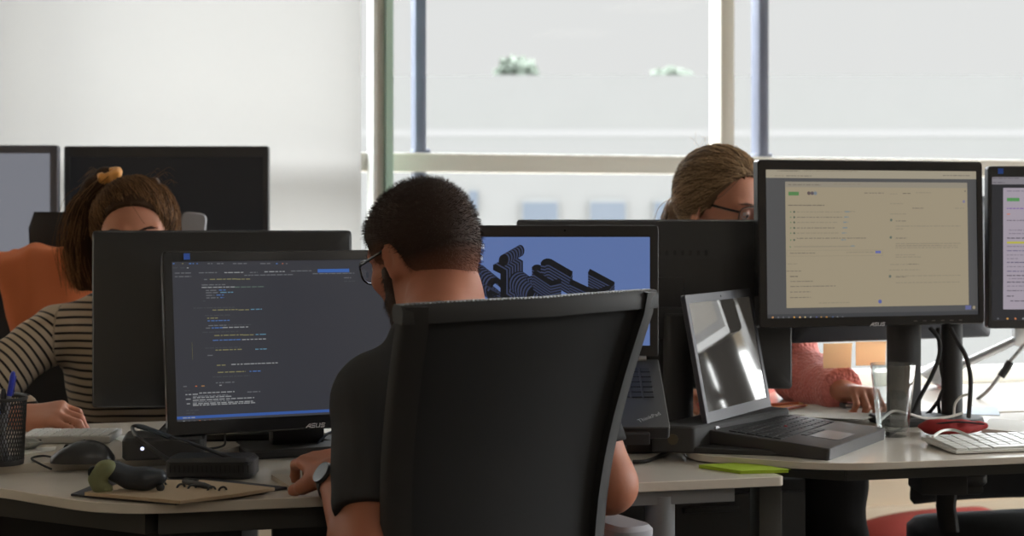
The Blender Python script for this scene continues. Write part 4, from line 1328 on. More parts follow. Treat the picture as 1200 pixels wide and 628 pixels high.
# orange notes hanging from the lower edge of the monitor seen from behind
orange = blind_mat('orange note paper', (255, 230, 198), .7)
for i, (x0, x1, y0, y1, Y, lab) in enumerate(((965, 999, 402.5, 431, 3.262, 'orange sticky note hanging under the monitor, nearer the pink sleeve'), (1003, 1039, 400.5, 428, 3.282, 'orange sticky note hanging under the monitor, nearer the drinking glass'))):
    a, b = P(x0, y0, Y), P(x1, y0, Y + .015)
    c = Vector(((a.x + b.x) / 2, (a.y + b.y) / 2, P(x0, y1, Y).z))
    W = b.x - a.x; H = a.z - c.z
    mb = MB()
    rows = []
    for j in range(9):
        f = j / 8
        rows.append([Vector(((-W / 2 + W * k / 6) * (1 - .04 * (1 - f)) - 0.004 * (1 - f), (k / 6 - .5) * .015 - 0.012 * (1 - f) ** 2, f * H + .0)) for k in range(7)])
    n = len(rows)
    back = [[p + Vector((0, .0006, 0)) for p in r] for r in rows]
    mb.grid(rows); mb.grid(back)
    ob = mb.build('sticky_note', orange, None, 60); ob.matrix_world = Matrix.Translation(c); WM[ob.name] = ob.matrix_world.copy()
    tag(ob, lab, 'sticky note', 'orange notes under the monitor')

# drinking glass
tg = NT('clear glass'); gl = tg.m
tr_ = tg.n('ShaderNodeBsdfTransparent'); tr_.inputs[0].default_value = (.93, .945, .945, 1)
gg = tg.n('ShaderNodeBsdfGlossy'); gg.inputs['Roughness'].default_value = .02
lw_ = tg.n('ShaderNodeLayerWeight'); lw_.inputs['Blend'].default_value = .5
pw_ = tg.n('ShaderNodeMath', operation='POWER'); pw_.inputs[1].default_value = 2.2; tg.l(lw_.outputs['Facing'], pw_.inputs[0])
fn = tg.n('ShaderNodeMath', operation='MULTIPLY_ADD'); fn.inputs[1].default_value = .85; fn.inputs[2].default_value = .07; tg.l(pw_.outputs[0], fn.inputs[0])
mx_ = tg.n('ShaderNodeMixShader'); tg.l(fn.outputs[0], mx_.inputs[0]); tg.l(tr_.outputs[0], mx_.inputs[1]); tg.l(gg.outputs[0], mx_.inputs[2]); tg.l(mx_.outputs[0], tg.out.inputs[0])
c = on(1046.5, 511)
mb = MB(); hh = 0.137
mb.lathe([(0.0, 0.0), (0.027, 0.0), (0.0285, 0.002), (0.0425, hh - .001), (0.0420, hh), (0.0408, hh - .001), (0.0275, 0.013), (0.025, 0.0105), (0.0, 0.0100)], 56)
o = mb.build('drinking_glass', gl, None, 50); o.matrix_world = Matrix.Translation((c.x, c.y, TOP + .0005)); WM[o.name] = o.matrix_world.copy()
tag(o, 'empty clear drinking glass standing on the right desk', 'glass')

# white keyboard on the right desk
k0 = Vector((0.749, 2.812))
kr = thing('keyboard', 'white keyboard with square keys at the edge of the right desk', 'keyboard', M=Matrix.Translation((k0.x, k0.y, TOP)) @ Matrix.Rotation(0.235, 4, 'Z'))
mb = MB()
prof = [(-0.125, 0.002), (-0.125, 0.006), (-0.004, 0.015), (0.0, 0.013), (0.0, 0.008), (-0.10, 0.002)]
mb.grid([[Vector((x, y, z)) for y, z in prof] for x in (0.0, 0.43)], close=True, cap=True); mb.build('case', mat('white aluminium', (214, 213, 208), 0.35), kr)
mb = keycaps(0.42, 0.112, 0.005, 0.0, 6, 18, 0.0, 0.86, .0035)
mb.build('keycaps', white, kr, xform=Matrix.Translation((0, -0.006, 0.0165)) @ Matrix.Rotation(math.atan2(0.009, 0.121), 4, 'X'))
mb = MB(); mb.tube([(0.01, -0.008, 0.006), (0.42, -0.008, 0.006)], 0.006, 10); mb.build('battery_tube', white, kr)

# red pouch
q0 = on(1124, 512)
vx = Vox((q0.x - .09, q0.y - .02, TOP - .01), (q0.x + .10, q0.y + .10, TOP + .06), .0025)
vx.ell((q0.x - .01, q0.y + .035, TOP + .014), (.060, .035, .013), None, .01); vx.cap((q0.x - .045, q0.y + .03, TOP + .015), (q0.x + .058, q0.y + .03, TOP + .017), .012, .007, .012)
X, Y, Z = vx.pts(); vx.cut(TOP + .0008 - Z + 0 * X + 0 * Y)
V, Q = vx.mesh(); N = normals_np(V, Q); V = V + N * (wob(V, 160, 3) * .0016 * (V[:, 2] > TOP + .003))[:, None]
rp = thing('pouch', 'red fabric pouch lying in front of the round base plate on the right desk', 'pouch', (q0.x, q0.y + .03, TOP))
mesh_np('pouch_body', V, Q, mat('red fabric', (150, 34, 34), 0.8, bump=.3, bscale=700), rp)
mb = MB(); mb.tube(spline([(q0.x - .05, q0.y + .017, TOP + .021), (q0.x, q0.y + .012, TOP + .027), (q0.x + .052, q0.y + .016, TOP + .022)], 6), .0016, 6); mb.build('zip', rubber, rp, world=True)

# papers, tablet and pencils on the back desk
sheet('paper_stack', 'stack of white papers on the back desk behind the right laptop', [on(902, 489), on(965, 494), on(1032, 490), on(1000, 478), on(905, 480)], TOP + .0004, .010, paper)
sheet('paper_sheet', 'loose white sheet lying across the paper stack on the back desk', [on(935, 495), on(1010, 498), on(1035, 493), on(968, 488)], TOP + .0108, .0008, paper)
tb = thing('tablet', 'flat grey tablet under the hand of the woman in pink', 'tablet', (on(998, 478).x, 3.33, TOP), R(12))
mb = MB(); mb.prism(rrect(.10, .14, .008, 4), .0105, .0195, ch=.002); mb.build('shell', mat('grey aluminium', (150, 152, 155), .35, metal=.3), tb)
mb = MB(); mb.prism(rrect(.09, .125, .003, 4), .0195, .0199); mb.build('glass', piano, tb)
for i, (x, y, c, lab) in enumerate(((911, 474, (196, 92, 42), 'orange pencil on the back desk nearest the right laptop'), (919, 477, (210, 130, 60), 'amber pencil lying between the other two on the back desk'), (928, 478, (150, 70, 40), 'brown pencil on the back desk nearest the pink sleeve'))):
    a = on(x, y, TOP + .016); M = Matrix.Translation(a) @ Matrix.Rotation(R(20 + 14 * i), 4, 'Z') @ Matrix.Rotation(R(90), 4, 'Y')
    pc = thing('pencil', lab, 'pencil', M=M, group='pencils on the back desk')
    mb = MB(); mb.lathe([(.0036, -.055), (.0036, .05)], 6); mb.build('shaft', mat('pencil %d' % i, c, .5), pc)
    mb = MB(); mb.lathe([(.0036, .05), (.0006, .064)], 6); mb.build('tip', mat('sharpened wood', (210, 170, 120), .8), pc)
sheet('paper_stack', 'white papers on the right desk behind the white keyboard', [on(1150, 506), on(1215, 512), on(1240, 499), on(1160, 494)], TOP + .0004, .006, paper)
sheet('paper_sheet', 'pale blue sheet on the back desk beyond the round base plate', [on(1128, 486), on(1172, 487), on(1168, 477), on(1134, 477)], TOP + .0004, .001, mat('pale blue paper', (196, 208, 222), .8))

# small black box under the raised laptop
c = on(760, 532, TOPB)
bx_ = thing('power_adapter', 'small black box on the desk below the raised laptop', 'adapter', (c.x, c.y + .03, TOPB), R(10))
mb = MB(); mb.box((-0.01, 0, .0135), (.07, .05, .026), bev=.004); mb.build('case', blackm, bx_)
mb = MB(); mb.box((0.0, -.0255, .02), (.02, .001, .004)); mb.build('label_strip', dkgrey, bx_, None)
cable('power_cable', [on(742, 541, TOPB + .004), on(758, 540, TOPB + .004), on(775, 533, TOPB + .004), on(786, 525, TOPB + .006), on(796, 517, TOPB + .006)], .0035, rubber, 'thick black cable on the centre desk beside the dock')
# power bricks and cables behind the code monitor, right of its stand
cable('display_cable', [P(366, 508, 2.86), P(372, 512, 2.86), P(384, 517, 2.86), P(400, 519, 2.86)], .0035, rubber, 'black cable looping beside the stand of the code monitor, uppermost', 'cables by the code monitor')
cable('display_cable', [P(362, 519, 2.84), P(370, 525, 2.84), P(385, 522, 2.84), P(402, 514, 2.84)], .004, rubber, 'black cable looping beside the stand of the code monitor, lower loop', 'cables by the code monitor')
cable('display_cable', [P(366, 533, 2.80), P(372, 520, 2.82), P(384, 508, 2.85), P(392, 506, 2.86)], .0025, mat('dark blue cable', (44, 56, 74), .5), 'dark blue cable rising beside the stand of the code monitor', 'cables by the code monitor')
cable('lead', [P(201, 491, 2.70), P(192, 499, 2.70), P(184, 509, 2.66), P(181, 522, 2.64), P(184, 531, 2.62)], .0018, rubber, 'thin black lead behind the headphone band on the left')
cable('lead', [P(263, 499, 2.80), P(263.5, 512, 2.78), P(262, 522, 2.72), P(244, 526, 2.68)], .002, rubber, 'thin black lead hanging under the middle of the code monitor')
# cables behind the right-hand monitors
for i, (pts, r, m, lab) in enumerate((
    ([P(1090, 384, 3.08), P(1100, 397, 3.08), P(1101, 415, 3.08), P(1092, 440, 3.09), P(1078, 466, 3.09), P(1062, 500, 3.05), on(1040, 508, TOP + .004)], .0045, rubber, 'thick black cable curving down beside the wide monitor column'),
    ([P(1099, 384, 3.12), P(1101, 410, 3.12), P(1103, 432, 3.12), P(1106, 452, 3.12), P(1100, 470, 3.12), on(1102, 489, TOP + .004)], .0038, rubber, 'black cable hanging between the column and the pole'),
    ([P(1114, 384, 3.07), P(1122, 400, 3.06), P(1132, 418, 3.05), P(1137, 440, 3.05), P(1137, 462, 3.05), P(1135, 489, 3.06)], .0048, rubber, 'thick black cable bowing out to the right of the pole'),
    ([P(1098, 386, 3.16), P(1106, 402, 3.16), P(1114, 416, 3.16), P(1117, 430, 3.16)], .003, rubber, 'thin black cable crossing to the pole'),
    ([P(1107, 460, 3.14), P(1098, 472, 3.14), P(1090, 482, 3.14), on(1078, 492, TOP + .004)], .004, rubber, 'black cable running down to the desk behind the column'),
    ([on(1093, 512, TOP + .028), on(1104, 505, TOP + .032), on(1118, 504, TOP + .032), on(1132, 509, TOP + .030), on(1146, 515, TOP + .020)], .0026, white, 'white cable arching over the red pouch'),
    ([on(1020, 512, TOP + .004), P(1032, 493, 2.97), P(1046, 482, 3.0), P(1062, 484, 3.0), P(1085, 490, 3.02), P(1108, 489, 3.03), P(1128, 484, 3.04)], .0026, white, 'white cable running behind the drinking glass'),
    ([P(1118, 486, 3.05), P(1119, 474, 3.04), P(1126, 465, 3.04), P(1134, 462, 3.04)], .0026, white, 'short white cable loop in front of the pole'),
    ([P(1145, 468, 3.5), P(1160, 455, 3.5), P(1180, 428, 3.5), P(1202, 402, 3.5)], .0045, mat('grey cable', (150, 150, 148), .5), 'grey cable slanting up to the right edge by the window'))):
    cable('cable', pts, r, m, lab, 'cables by the right monitors')
mb = MB(); mb.tube([P(1173, 441, 3.49), P(1184, 424, 3.49)], .009, 10); o = mb.build('cable_ferrite', rubber); local_origin(o); tag(o, 'black ferrite barrel on the slanting grey cable', 'cable')
# silver lamp arm by the window
lp = thing('desk_lamp', 'silver desk lamp with a slanting arm, cut by the right edge', 'lamp', (1.36, 3.72, TOP))
mb = MB(); mb.lathe([(0, 0), (.09, 0), (.09, .012), (.085, .016), (0, .018)], 36); mb.build('base', steel, lp)
j1 = Vector((1.36, 3.72, TOP + .018)); j2 = P(1192, 398, 3.72)
mb = MB(); mb.tube([j1, (1.33, 3.72, TOP + .05), j2], .009, 12); mb.build('lower_arm', steel, lp, world=True)
mb = MB(); mb.tube([j2, P(1164, 411, 3.72), P(1118, 432, 3.72)], .0105, 12); mb.build('upper_arm', steel, lp, world=True)
mb = MB(); mb.box(j2 + Vector((.004, 0, .03)), (.028, .03, .09), bev=.006); mb.build('joint', steel, lp, world=True)
hd = P(1104, 437, 3.72)
mb = MB(); mb.lathe([(.012, .03), (.03, .012), (.05, -.03), (.047, -.03), (.027, .008), (.0, .02)], 28, Matrix.Translation(hd) @ Matrix.Rotation(R(35), 4, 'Y')); mb.build('lamp_shade', steel, lp, world=True)

# dark red cushion on the floor by the window wall
cz = P(1085, 610, 5.25)
vx = Vox((cz.x - .45, cz.y - .35, -.02), (cz.x + .45, cz.y + .3, .4), .012)
vx.cap((cz.x - .25, cz.y, .05), (cz.x + .18, cz.y, .07), .05, .09, .08); vx.ell((cz.x + .05, cz.y, .05), (.28, .18, .09), None, .05)
X, Y, Z = vx.pts(); vx.cut(.001 - Z + 0 * X + 0 * Y)
V, Q = vx.mesh(); V = smooth_np(V, Q, 2)
o = mesh_np('floor_cushion', V, Q, mat('brick red cloth', (132, 42, 33), .9, bump=.3, bscale=300)); local_origin(o); tag(o, 'dull red cushion slumped on the floor below the window', 'cushion')

# ================================================================== PEOPLE
def npv(v):
    return np.array(v, float)


class Fig:
    """joints of one person in world space; head frame local axes: x to the person's right, y forward, z up, origin between the eyes' level and the skull axis"""
    def __init__(s, head, yaw, pitch, roll, hs, **j):
        s.H = Matrix.Translation(Vector(head)) @ Matrix.Rotation(yaw, 4, 'Z') @ Matrix.Rotation(-pitch, 4, 'X') @ Matrix.Rotation(roll, 4, 'Y') @ Matrix.Scale(hs, 4)
        s.hs = hs
        s.Rm = np.array(s.H.to_3x3().normalized())
        s.j = {k: npv(v) for k, v in j.items()}

    def h(s, x, y, z):
        return npv(s.H @ Vector((x, y, z)))

    def hloc(s, V):
        Mi = np.array(s.H.inverted())
        return V @ Mi[:3, :3].T + Mi[:3, 3]


def head_sdf(vx, f, male=False, nose=True):
    e = lambda c, r, k=.012, op='add': vx.ell(f.h(*c), npv(r) * f.hs, f.Rm, k * f.hs, op)
    c = lambda a, b, ra, rb=None, k=.012, op='add': vx.cap(f.h(*a), f.h(*b), ra * f.hs, (ra if rb is None else rb) * f.hs, k * f.hs, op)
    e((0, -.012, .032), (.0765, .097, .084), .01)
    e((0, .040, .020), (.064, .054, .062), .03)
    e((0, .042, -.040), (.059, .050, .062), .03)
    jw = .052 if male else .047
    e((0, .040, -.082), (jw, .050, .040), .03)
    e((0, .080, -.106), (.022, .017, .016), .02)
    for s in (-1, 1):
        c((s * .060, .0, -.045), (s * .047, .015, -.085), .015, .014, .025)
        c((s * .047, .015, -.085), (s * .015, .075, -.108), .014, .013, .025)
        e((s * .043, .068, -.030), (.021, .018, .017), .022)           # cheekbone
        e((s * .031, .099, -.001), (.016, .012, .0115), .010, 'sub')    # eye socket
        c((s * .013, .0945, .0165), (s * .047, .080, .018), .0085, .007, .014)   # brow ridge
        e((s * .031, .0885, -.001), (.0125, .0115, .0115), .003)        # eyelid
    if nose:
        c((0, .091, .008), (0, .112, -.034), .0085, .0115, .012)
        for s in (-1, 1):
            e((s * .0115, .100, -.037), (.0075, .009, .0075), .008)
            e((s * .0075, .106, -.0455), (.0035, .004, .004), .003, 'sub')
    c((-.018, .0925, -.0665), (.018, .0925, -.0665), .0058, None, .008)
    c((-.015, .0925, -.077), (.015, .0925, -.077), .0065, None, .008)
    c((-.020, .101, -.0715), (.020, .101, -.0715), .0016, None, .003, 'sub')
    # ears
    for s in (-1, 1):
        Rr = f.Rm @ np.array(Matrix.Rotation(s * R(-24), 3, 'Z') @ Matrix.Rotation(R(-10), 3, 'X'))
        vx.ell(f.h(s * .0795, -.010, -.012), npv((.007, .019, .032)) * f.hs, Rr, .006 * f.hs)
        vx.ell(f.h(s * .0865, -.006, -.008), npv((.0055, .0105, .019)) * f.hs, Rr, .004 * f.hs, 'sub')
        c((s * .077, .002, -.034), (s * .078, -.003, -.041), .0065, .005, .005)
    # neck root
    c((0, -.022, -.045), (0, -.040, -.130), .056 if male else .049, .055 if male else .047, .03)


def hand_sdf(vx, wrist, d, n, side, curls, thumb=(0.5, 0.3), sc=1.0, spread=0.10):
    """wrist point; d = wrist-to-knuckle direction, n = back-of-hand normal, side = +1 if the thumb leaves along d x n"""
    d = npv(d) / np.linalg.norm(d); n = npv(n) - d * (npv(n) @ d); n /= np.linalg.norm(n)
    s = np.cross(d, n) * side
    w = npv(wrist)
    Lp = .088 * sc
    tips = []
    offs = (.030, .0105, -.0095, -.028)
    lens = ((.044, .026, .021), (.048, .030, .022), (.045, .028, .022), (.036, .021, .019))
    rad = (.0088, .0090, .0085, .0076)
    for i in range(4):
        kn = w + d * (Lp - abs(offs[i] - .01) * .25 * sc) + s * offs[i] * sc + n * .004 * sc
        vx.cap(w + s * offs[i] * .55 * sc, kn, .0155 * sc, .0120 * sc, .014 * sc)
        a, b, c2 = curls[i]
        ang = 0.0; p = kn; dd = d * math.cos(spread * (1.5 - i)) + s * math.sin(spread * (1.5 - i)) * .6
        dd /= np.linalg.norm(dd)
        for L, cu, r0, r1 in zip(lens[i], (a, b, c2), (1.12, 1.0, .92), (1.0, .92, .80)):
            ang += cu
            q = p + (dd * math.cos(ang) - n * math.sin(ang)) * L * sc
            vx.cap(p, q, rad[i] * r0 * sc, rad[i] * r1 * sc, .0035 * sc)
            p = q
        tips.append(p)
    # thumb, from the side of the palm near its base
    t0 = w + d * .022 * sc + s * .020 * sc - n * .006 * sc
    t1 = t0 + (d * .55 + s * math.cos(thumb[0]) * .75 - n * math.sin(thumb[0]) * .7) * .040 * sc
    dv = d * .92 + s * .25 - n * thumb[1]; dv /= np.linalg.norm(dv)
    t2 = t1 + dv * .032 * sc
    dv2 = d * .98 - s * .08 - n * thumb[1] * 1.2; dv2 /= np.linalg.norm(dv2)
    t3 = t2 + dv2 * .025 * sc
    vx.cap(t0, t1, .0165 * sc, .0125 * sc, .012 * sc); vx.cap(t1, t2, .0115 * sc, .0100 * sc, .004 * sc); vx.cap(t2, t3, .0100 * sc, .0080 * sc, .003 * sc)
    return tips


def torso_sdf(vx, f, off=0.0, k=.05, male=True, hip=True, sl=1.0):
    j = f.j
    r = j['shR'] - j['shL']; r /= np.linalg.norm(r)
    up = j['neck'] - j['pelvis']; up /= np.linalg.norm(up)
    fw = np.cross(up, r); fw /= np.linalg.norm(fw); up2 = np.cross(r, fw)
    Rm = np.stack([r, fw, up2], 1)
    sh = (j['shL'] + j['shR']) / 2
    w = 1.0 if male else .88
    ch = sh * .62 + j['pelvis'] * .38
    wa = sh * .30 + j['pelvis'] * .70
    e = lambda c, rr: vx.ell(c, npv(rr) + off, Rm, k)
    e(ch + up2 * .02, (.165 * w, .105, .155))
    e(wa, (.140 * w, .098, .13))
    if hip: e(j['pelvis'], (.165 * w, .115, .105))
    mid = j['neck']
    for s in ('L', 'R'):
        S = j['sh' + s]
        vx.cap(sh + (S - sh) * .25 - up2 * .02, S - up2 * .012, .062 * w + off, .052 * w + off, .04)
        vx.cap(mid - up2 * .015, S * .85 + sh * .15 + up2 * .012, .045 * w + off, .040 * w + off, .04)
    return r, fw, up2


def limb_sdf(vx, f, s, off=0.0, a0=0., a1=1., fore=True, ra=(.050, .040), rf=(.041, .027), k=.02):
    j = f.j
    S, E, W = j['sh' + s], j['el' + s], j['wr' + s]
    vx.cap(S, S + (E - S) * a1, ra[0] + off, ra[0] + (ra[1] - ra[0]) * a1 + off, k)
    if fore:
        m = E + (W - E) * .28
        vx.cap(E, m, rf[0] - .003 + off, rf[0] + off, k); vx.cap(m, W, rf[0] + off, rf[1] + off, k)


def legs_sdf(vx, f, off=0.0, k=.03, feet=True, cut=1.0, wide=1.0):
    j = f.j
    for s in ('L', 'R'):
        hp, kn, an = j['hip' + s], j['kn' + s], j['an' + s]
        vx.cap(hp, kn, .080 * wide + off, .056 * wide + off, k)
        m = kn + (an - kn) * .3
        vx.cap(kn, m, .054 * wide + off, .055 * wide + off, k); vx.cap(m, kn + (an - kn) * cut, .055 * wide + off, .038 * wide + off, k)
        if feet:
            vx.cap(an - npv((0, 0, .02)), j['toe' + s], .036, .030, k)


def shoes(f, m, parent):
    for s in ('L', 'R'):
        a, t = f.j['an' + s], f.j['toe' + s]
        lo = np.minimum(a, t) - .09; hi = np.maximum(a, t) + .09
        vx = Vox(lo, hi, .006)
        vx.cap(a - npv((0, 0, .035)), t, .046, .040, .03); vx.cap(a, a - npv((0, 0, .04)), .045, .046, .02)
        X, Y, Z = vx.pts(); vx.cut(.002 - Z + 0 * X + 0 * Y)
        V, Q = vx.mesh(); mesh_np('shoe', V, Q, m, parent)


def cap_region(f, vx, zl):
    """local head coordinates for every grid point, and the hairline test zl(y, |x|) - z"""
    X, Y, Z = vx.pts()
    Mi = np.array(f.H.inverted())
    lx = Mi[0, 0] * X + Mi[0, 1] * Y + Mi[0, 2] * Z + Mi[0, 3]
    ly = Mi[1, 0] * X + Mi[1, 1] * Y + Mi[1, 2] * Z + Mi[1, 3]
    lz = Mi[2, 0] * X + Mi[2, 1] * Y + Mi[2, 2] * Z + Mi[2, 3]
    return lx, ly, lz, (zl(lx, ly) - lz) * f.hs


def strands_np(lines, r0, r1=.3):
    """three-sided tapering hairs along polylines -> V, Q, per-vertex random tint"""
    V, Q, T = [], [], []
    rg = np.random.RandomState(1)
    for pts in lines:
        p = np.array([tuple(q) for q in pts]); n = len(p)
        if n < 2: continue
        t = np.gradient(p, axis=0); t /= np.maximum(np.linalg.norm(t, axis=1), 1e-9)[:, None]
        a = np.cross(t, (0.31, 0.52, 0.79)); a /= np.maximum(np.linalg.norm(a, axis=1), 1e-9)[:, None]
        b = np.cross(t, a)
        rr = r0 * np.linspace(1, r1, n)[:, None]
        base = len(V) * 0 + sum(len(v) for v in V)
        ring = np.stack([p + (a * math.cos(w) + b * math.sin(w)) * rr for w in (0, 2.094, 4.189)], 1).reshape(-1, 3)
        V.append(ring); T.append(np.full(len(ring), rg.rand()))
        i = np.arange(n - 1)[:, None] * 3
        for k in range(3):
            l = (k + 1) % 3
            Q.append(np.concatenate([i + k, i + l, i + 3 + l, i + 3 + k], 1) + base)
    return np.concatenate(V), np.concatenate(Q), np.concatenate(T)


def glasses(f, parent, m, lens_m, w=.030, hgt=.021, rimr=.0016, z=-.002, squared=.5):
    def sup(a, cx):
        ca, sa_ = math.cos(a), math.sin(a)
        p = 2 - squared
        return (cx + w * math.copysign(abs(ca) ** (p / 2.2), ca), z + hgt * math.copysign(abs(sa_) ** (p / 2.2), sa_))
    fr = None
    mb = MB()
    for s in (-1, 1):
        pts = [f.h(*(lambda q: (q[0], .112 - abs(q[0]) ** 2 * 3.2, q[1]))(sup(2 * math.pi * k / 28, s * .034))) for k in range(28)]
        rows = []
        mb.tube([Vector(p) for p in pts + pts[:1]], rimr * f.hs, 8, cap=False)
    mb.tube([Vector(f.h(-.008, .112, z + .006)), Vector(f.h(0, .115, z + .009)), Vector(f.h(.008, .112, z + .006))], rimr * f.hs, 8)
    fr = mb.build('glasses', m, parent, 60, world=True)
    for s in (-1, 1):
        mb = MB()
        mb.tube([Vector(f.h(s * .063, .098, z + .008)), Vector(f.h(s * .070, .085, z + .009)), Vector(f.h(s * .0780, .014, z + .012)), Vector(f.h(s * .0755, -.004, z + .010)), Vector(f.h(s * .070, -.022, z - .012))], rimr * 1.15 * f.hs, 8, flat=1.5)
        mb.build('temple_arm', m, fr, 60, world=True)
        mb = MB()
        mb.poly([Vector(f.h(*(lambda q: (q[0], .1118 - abs(q[0]) ** 2 * 3.2, q[1]))(sup(2 * math.pi * k / 28, s * .034)))) for k in range(28)])
        mb.build('lens', lens_m, fr, 60, world=True)


def eyes_brows(f, parent, browm):
    for s in (-1, 1):
        mb = MB(); mb.ball((0, 0, 0), .0122 * f.hs, n=12); eb = mb.build('eyeball', mat('eye white', (196, 184, 176), .2), parent, 60); eb.matrix_local = Matrix.Translation(Vector(f.h(s * .031, .0872, -.001))); WM[eb.name] = eb.matrix_local.copy()
        mb = MB(); mb.ball(tuple(Vector(f.Rm[:, 1] * .0085 * f.hs - f.Rm[:, 2] * .0022 * f.hs)), .0056 * f.hs, n=10); mb.build('iris', mat('dark iris', (48, 34, 26), .12), eb, 60)
        L = []
        rg = random.Random(9)
        for k in range(70):
            t = rg.random(); x = s * (.014 + .034 * t); zz = .0165 + .006 * math.sin(t * 2.4) + rg.uniform(-.0022, .0022); y = .1035 - .0165 * t * t
            L.append([f.h(x, y, zz), f.h(x + s * .004, y + .0008, zz + .0022), f.h(x + s * .008, y - .0015, zz + .0015)])
        V, Q, T = strands_np(L, .0006)
        mesh_np('eyebrow', V, Q, browm, parent)


lens = glass_thin('spectacle lens', (.95, .97, 1.0), .10)
fskin = attr_mix('fair skin', (196, 134, 107), (178, 92, 84), 'lip', .5, sss=.12, bump=.08, bscale=700, spec=.4)
jet = mat('black spectacle frame', (26, 24, 24), .25, spec=.5)

def lips(f, V):
    L = f.hloc(V)
    return np.exp(-(L[:, 0] / .020) ** 4 - ((L[:, 2] + .0712) / .0085) ** 4) * (L[:, 1] > .082)


# ------------------------------------------------------------------ the man in black, seen from behind
fm = Fig(head=(-.143, 2.463, 1.100), yaw=R(44), pitch=R(18), roll=R(-2), hs=.93,
         pelvis=(-.012, 2.288, .56), neck=(-.112, 2.325, .972), shL=(-.200, 2.262, .890), shR=(.085, 2.375, .905),
         elL=(-.196, 2.115, .675), wrL=(-.268, 2.335, .765), elR=(.146, 2.325, .752), wrR=(.02, 2.53, .775),
         hipL=(-.09, 2.29, .53), hipR=(.07, 2.37, .53), knL=(-.30, 2.60, .54), knR=(-.02, 2.72, .54), anL=(-.30, 2.55, .09), anR=(-.02, 2.66, .09), toeL=(-.38, 2.68, .035), toeR=(-.10, 2.80, .035))
vx = Vox((-.46, 1.96, 0.0), (.28, 2.92, 1.25), .0042)
head_sdf(vx, fm, True)
vx.cap(fm.h(0, -.030, -.075), fm.j['neck'], .0545, .060, .03)
torso_sdf(vx, fm); limb_sdf(vx, fm, 'L', rf=(.041, .028)); limb_sdf(vx, fm, 'R', rf=(.042, .028), ra=(.050, .043)); legs_sdf(vx, fm)
hand_sdf(vx, fm.j['wrL'], P(371, 549, 2.412) - P(388, 567, 2.335), (-.15, -.1, 1), 1 * -1, ((.35, .7, .5), (.35, .75, .5), (.4, .8, .5), (.5, .8, .5)), (.6, .4), .98)
hand_sdf(vx, fm.j['wrR'], (-.3, .9, -.06), (0, 0, 1), 1, ((.3, .5, .4),) * 4, (.5, .3), .98)
V, Q = vx.mesh(); V = smooth_np(V, Q, 1, .35)
mano = mesh_np('person', V, Q, attr_mix('tanned skin', (172, 111, 86), (150, 84, 72), 'lip', .55, sss=.12, bump=.08, bscale=700, spec=.35), None, 0, {'lip': lips(fm, V)})
tag(mano, 'man in a black T-shirt and glasses seated at the centre with his back to us', 'person')
WM[mano.name] = Matrix.Identity(4)
# T-shirt
vs = Vox((-.44, 2.0, .42), (.30, 2.60, 1.10), .0045)
r_, fw_, up_ = torso_sdf(vs, fm, .014, .05)
limb_sdf(vs, fm, 'L', .016, 0, .62, False); limb_sdf(vs, fm, 'R', .012, 0, .60, False)
vs.cap(fm.j['neck'] - up_ * .03, fm.j['neck'] - up_ * .005, .066, .064, .02)
X, Y, Z = vs.pts()
for s in 'LR':
    S, E = fm.j['sh' + s], fm.j['el' + s]; a = (E - S) / np.linalg.norm(E - S); q = S + (E - S) * .70
    dist = (X - q[0]) * a[0] + (Y - q[1]) * a[1] + (Z - q[2]) * a[2]
    rad = np.sqrt((X - q[0]) ** 2 + (Y - q[1]) ** 2 + (Z - q[2]) ** 2)
    vs.f = np.where(rad < .13, np.maximum(vs.f, dist), vs.f).astype(np.float32)
V, Q = vs.mesh(); N = normals_np(V, Q); V = V + N * (wob(V, 26, 2) * .0045 + wob(V, 70, 5) * .0015)[:, None]
mesh_np('t_shirt', V, Q, mat('black cotton', (64, 64, 65), .95, bump=.25, bscale=1400, spec=.1), mano)
# trousers
vt = Vox((-.46, 2.06, .04), (.28, 2.90, .72), .006)
torso_ = vt.ell(fm.j['pelvis'], (.172, .125, .115), None, .04); legs_sdf(vt, fm, .010, .03, False, .93)
V, Q = vt.mesh(); N = normals_np(V, Q); V = V + N * (wob(V, 30, 3) * .004)[:, None]
mesh_np('trousers', V, Q, mat('dark blue denim', (60, 64, 78), .9, bump=.3, bscale=900, spec=.15), mano)
shoes(fm, mat('dark leather', (30, 28, 28), .5), mano)
# short hair with faded sides
hv = Vox(npv(fm.h(0, 0, .03)) - .15, npv(fm.h(0, 0, .03)) + .15, .0030)
hv.ell(fm.h(0, -.012, .035), npv((.0830, .1040, .0905)) * fm.hs, fm.Rm, .01); hv.ell(fm.h(0, .040, .030), npv((.067, .058, .066)) * fm.hs, fm.Rm, .03)
hv.ell(fm.h(0, -.055, -.010), npv((.062, .056, .066)) * fm.hs, fm.Rm, .03)


def hl(x, y):
    return np.interp(y, [-.12, -.075, -.035, -.024, -.010, .010, .020, .040, .055, .085, .12], [-.088, -.084, -.062, -.045, .012, .016, -.035, -.035, .035, .068, .074])


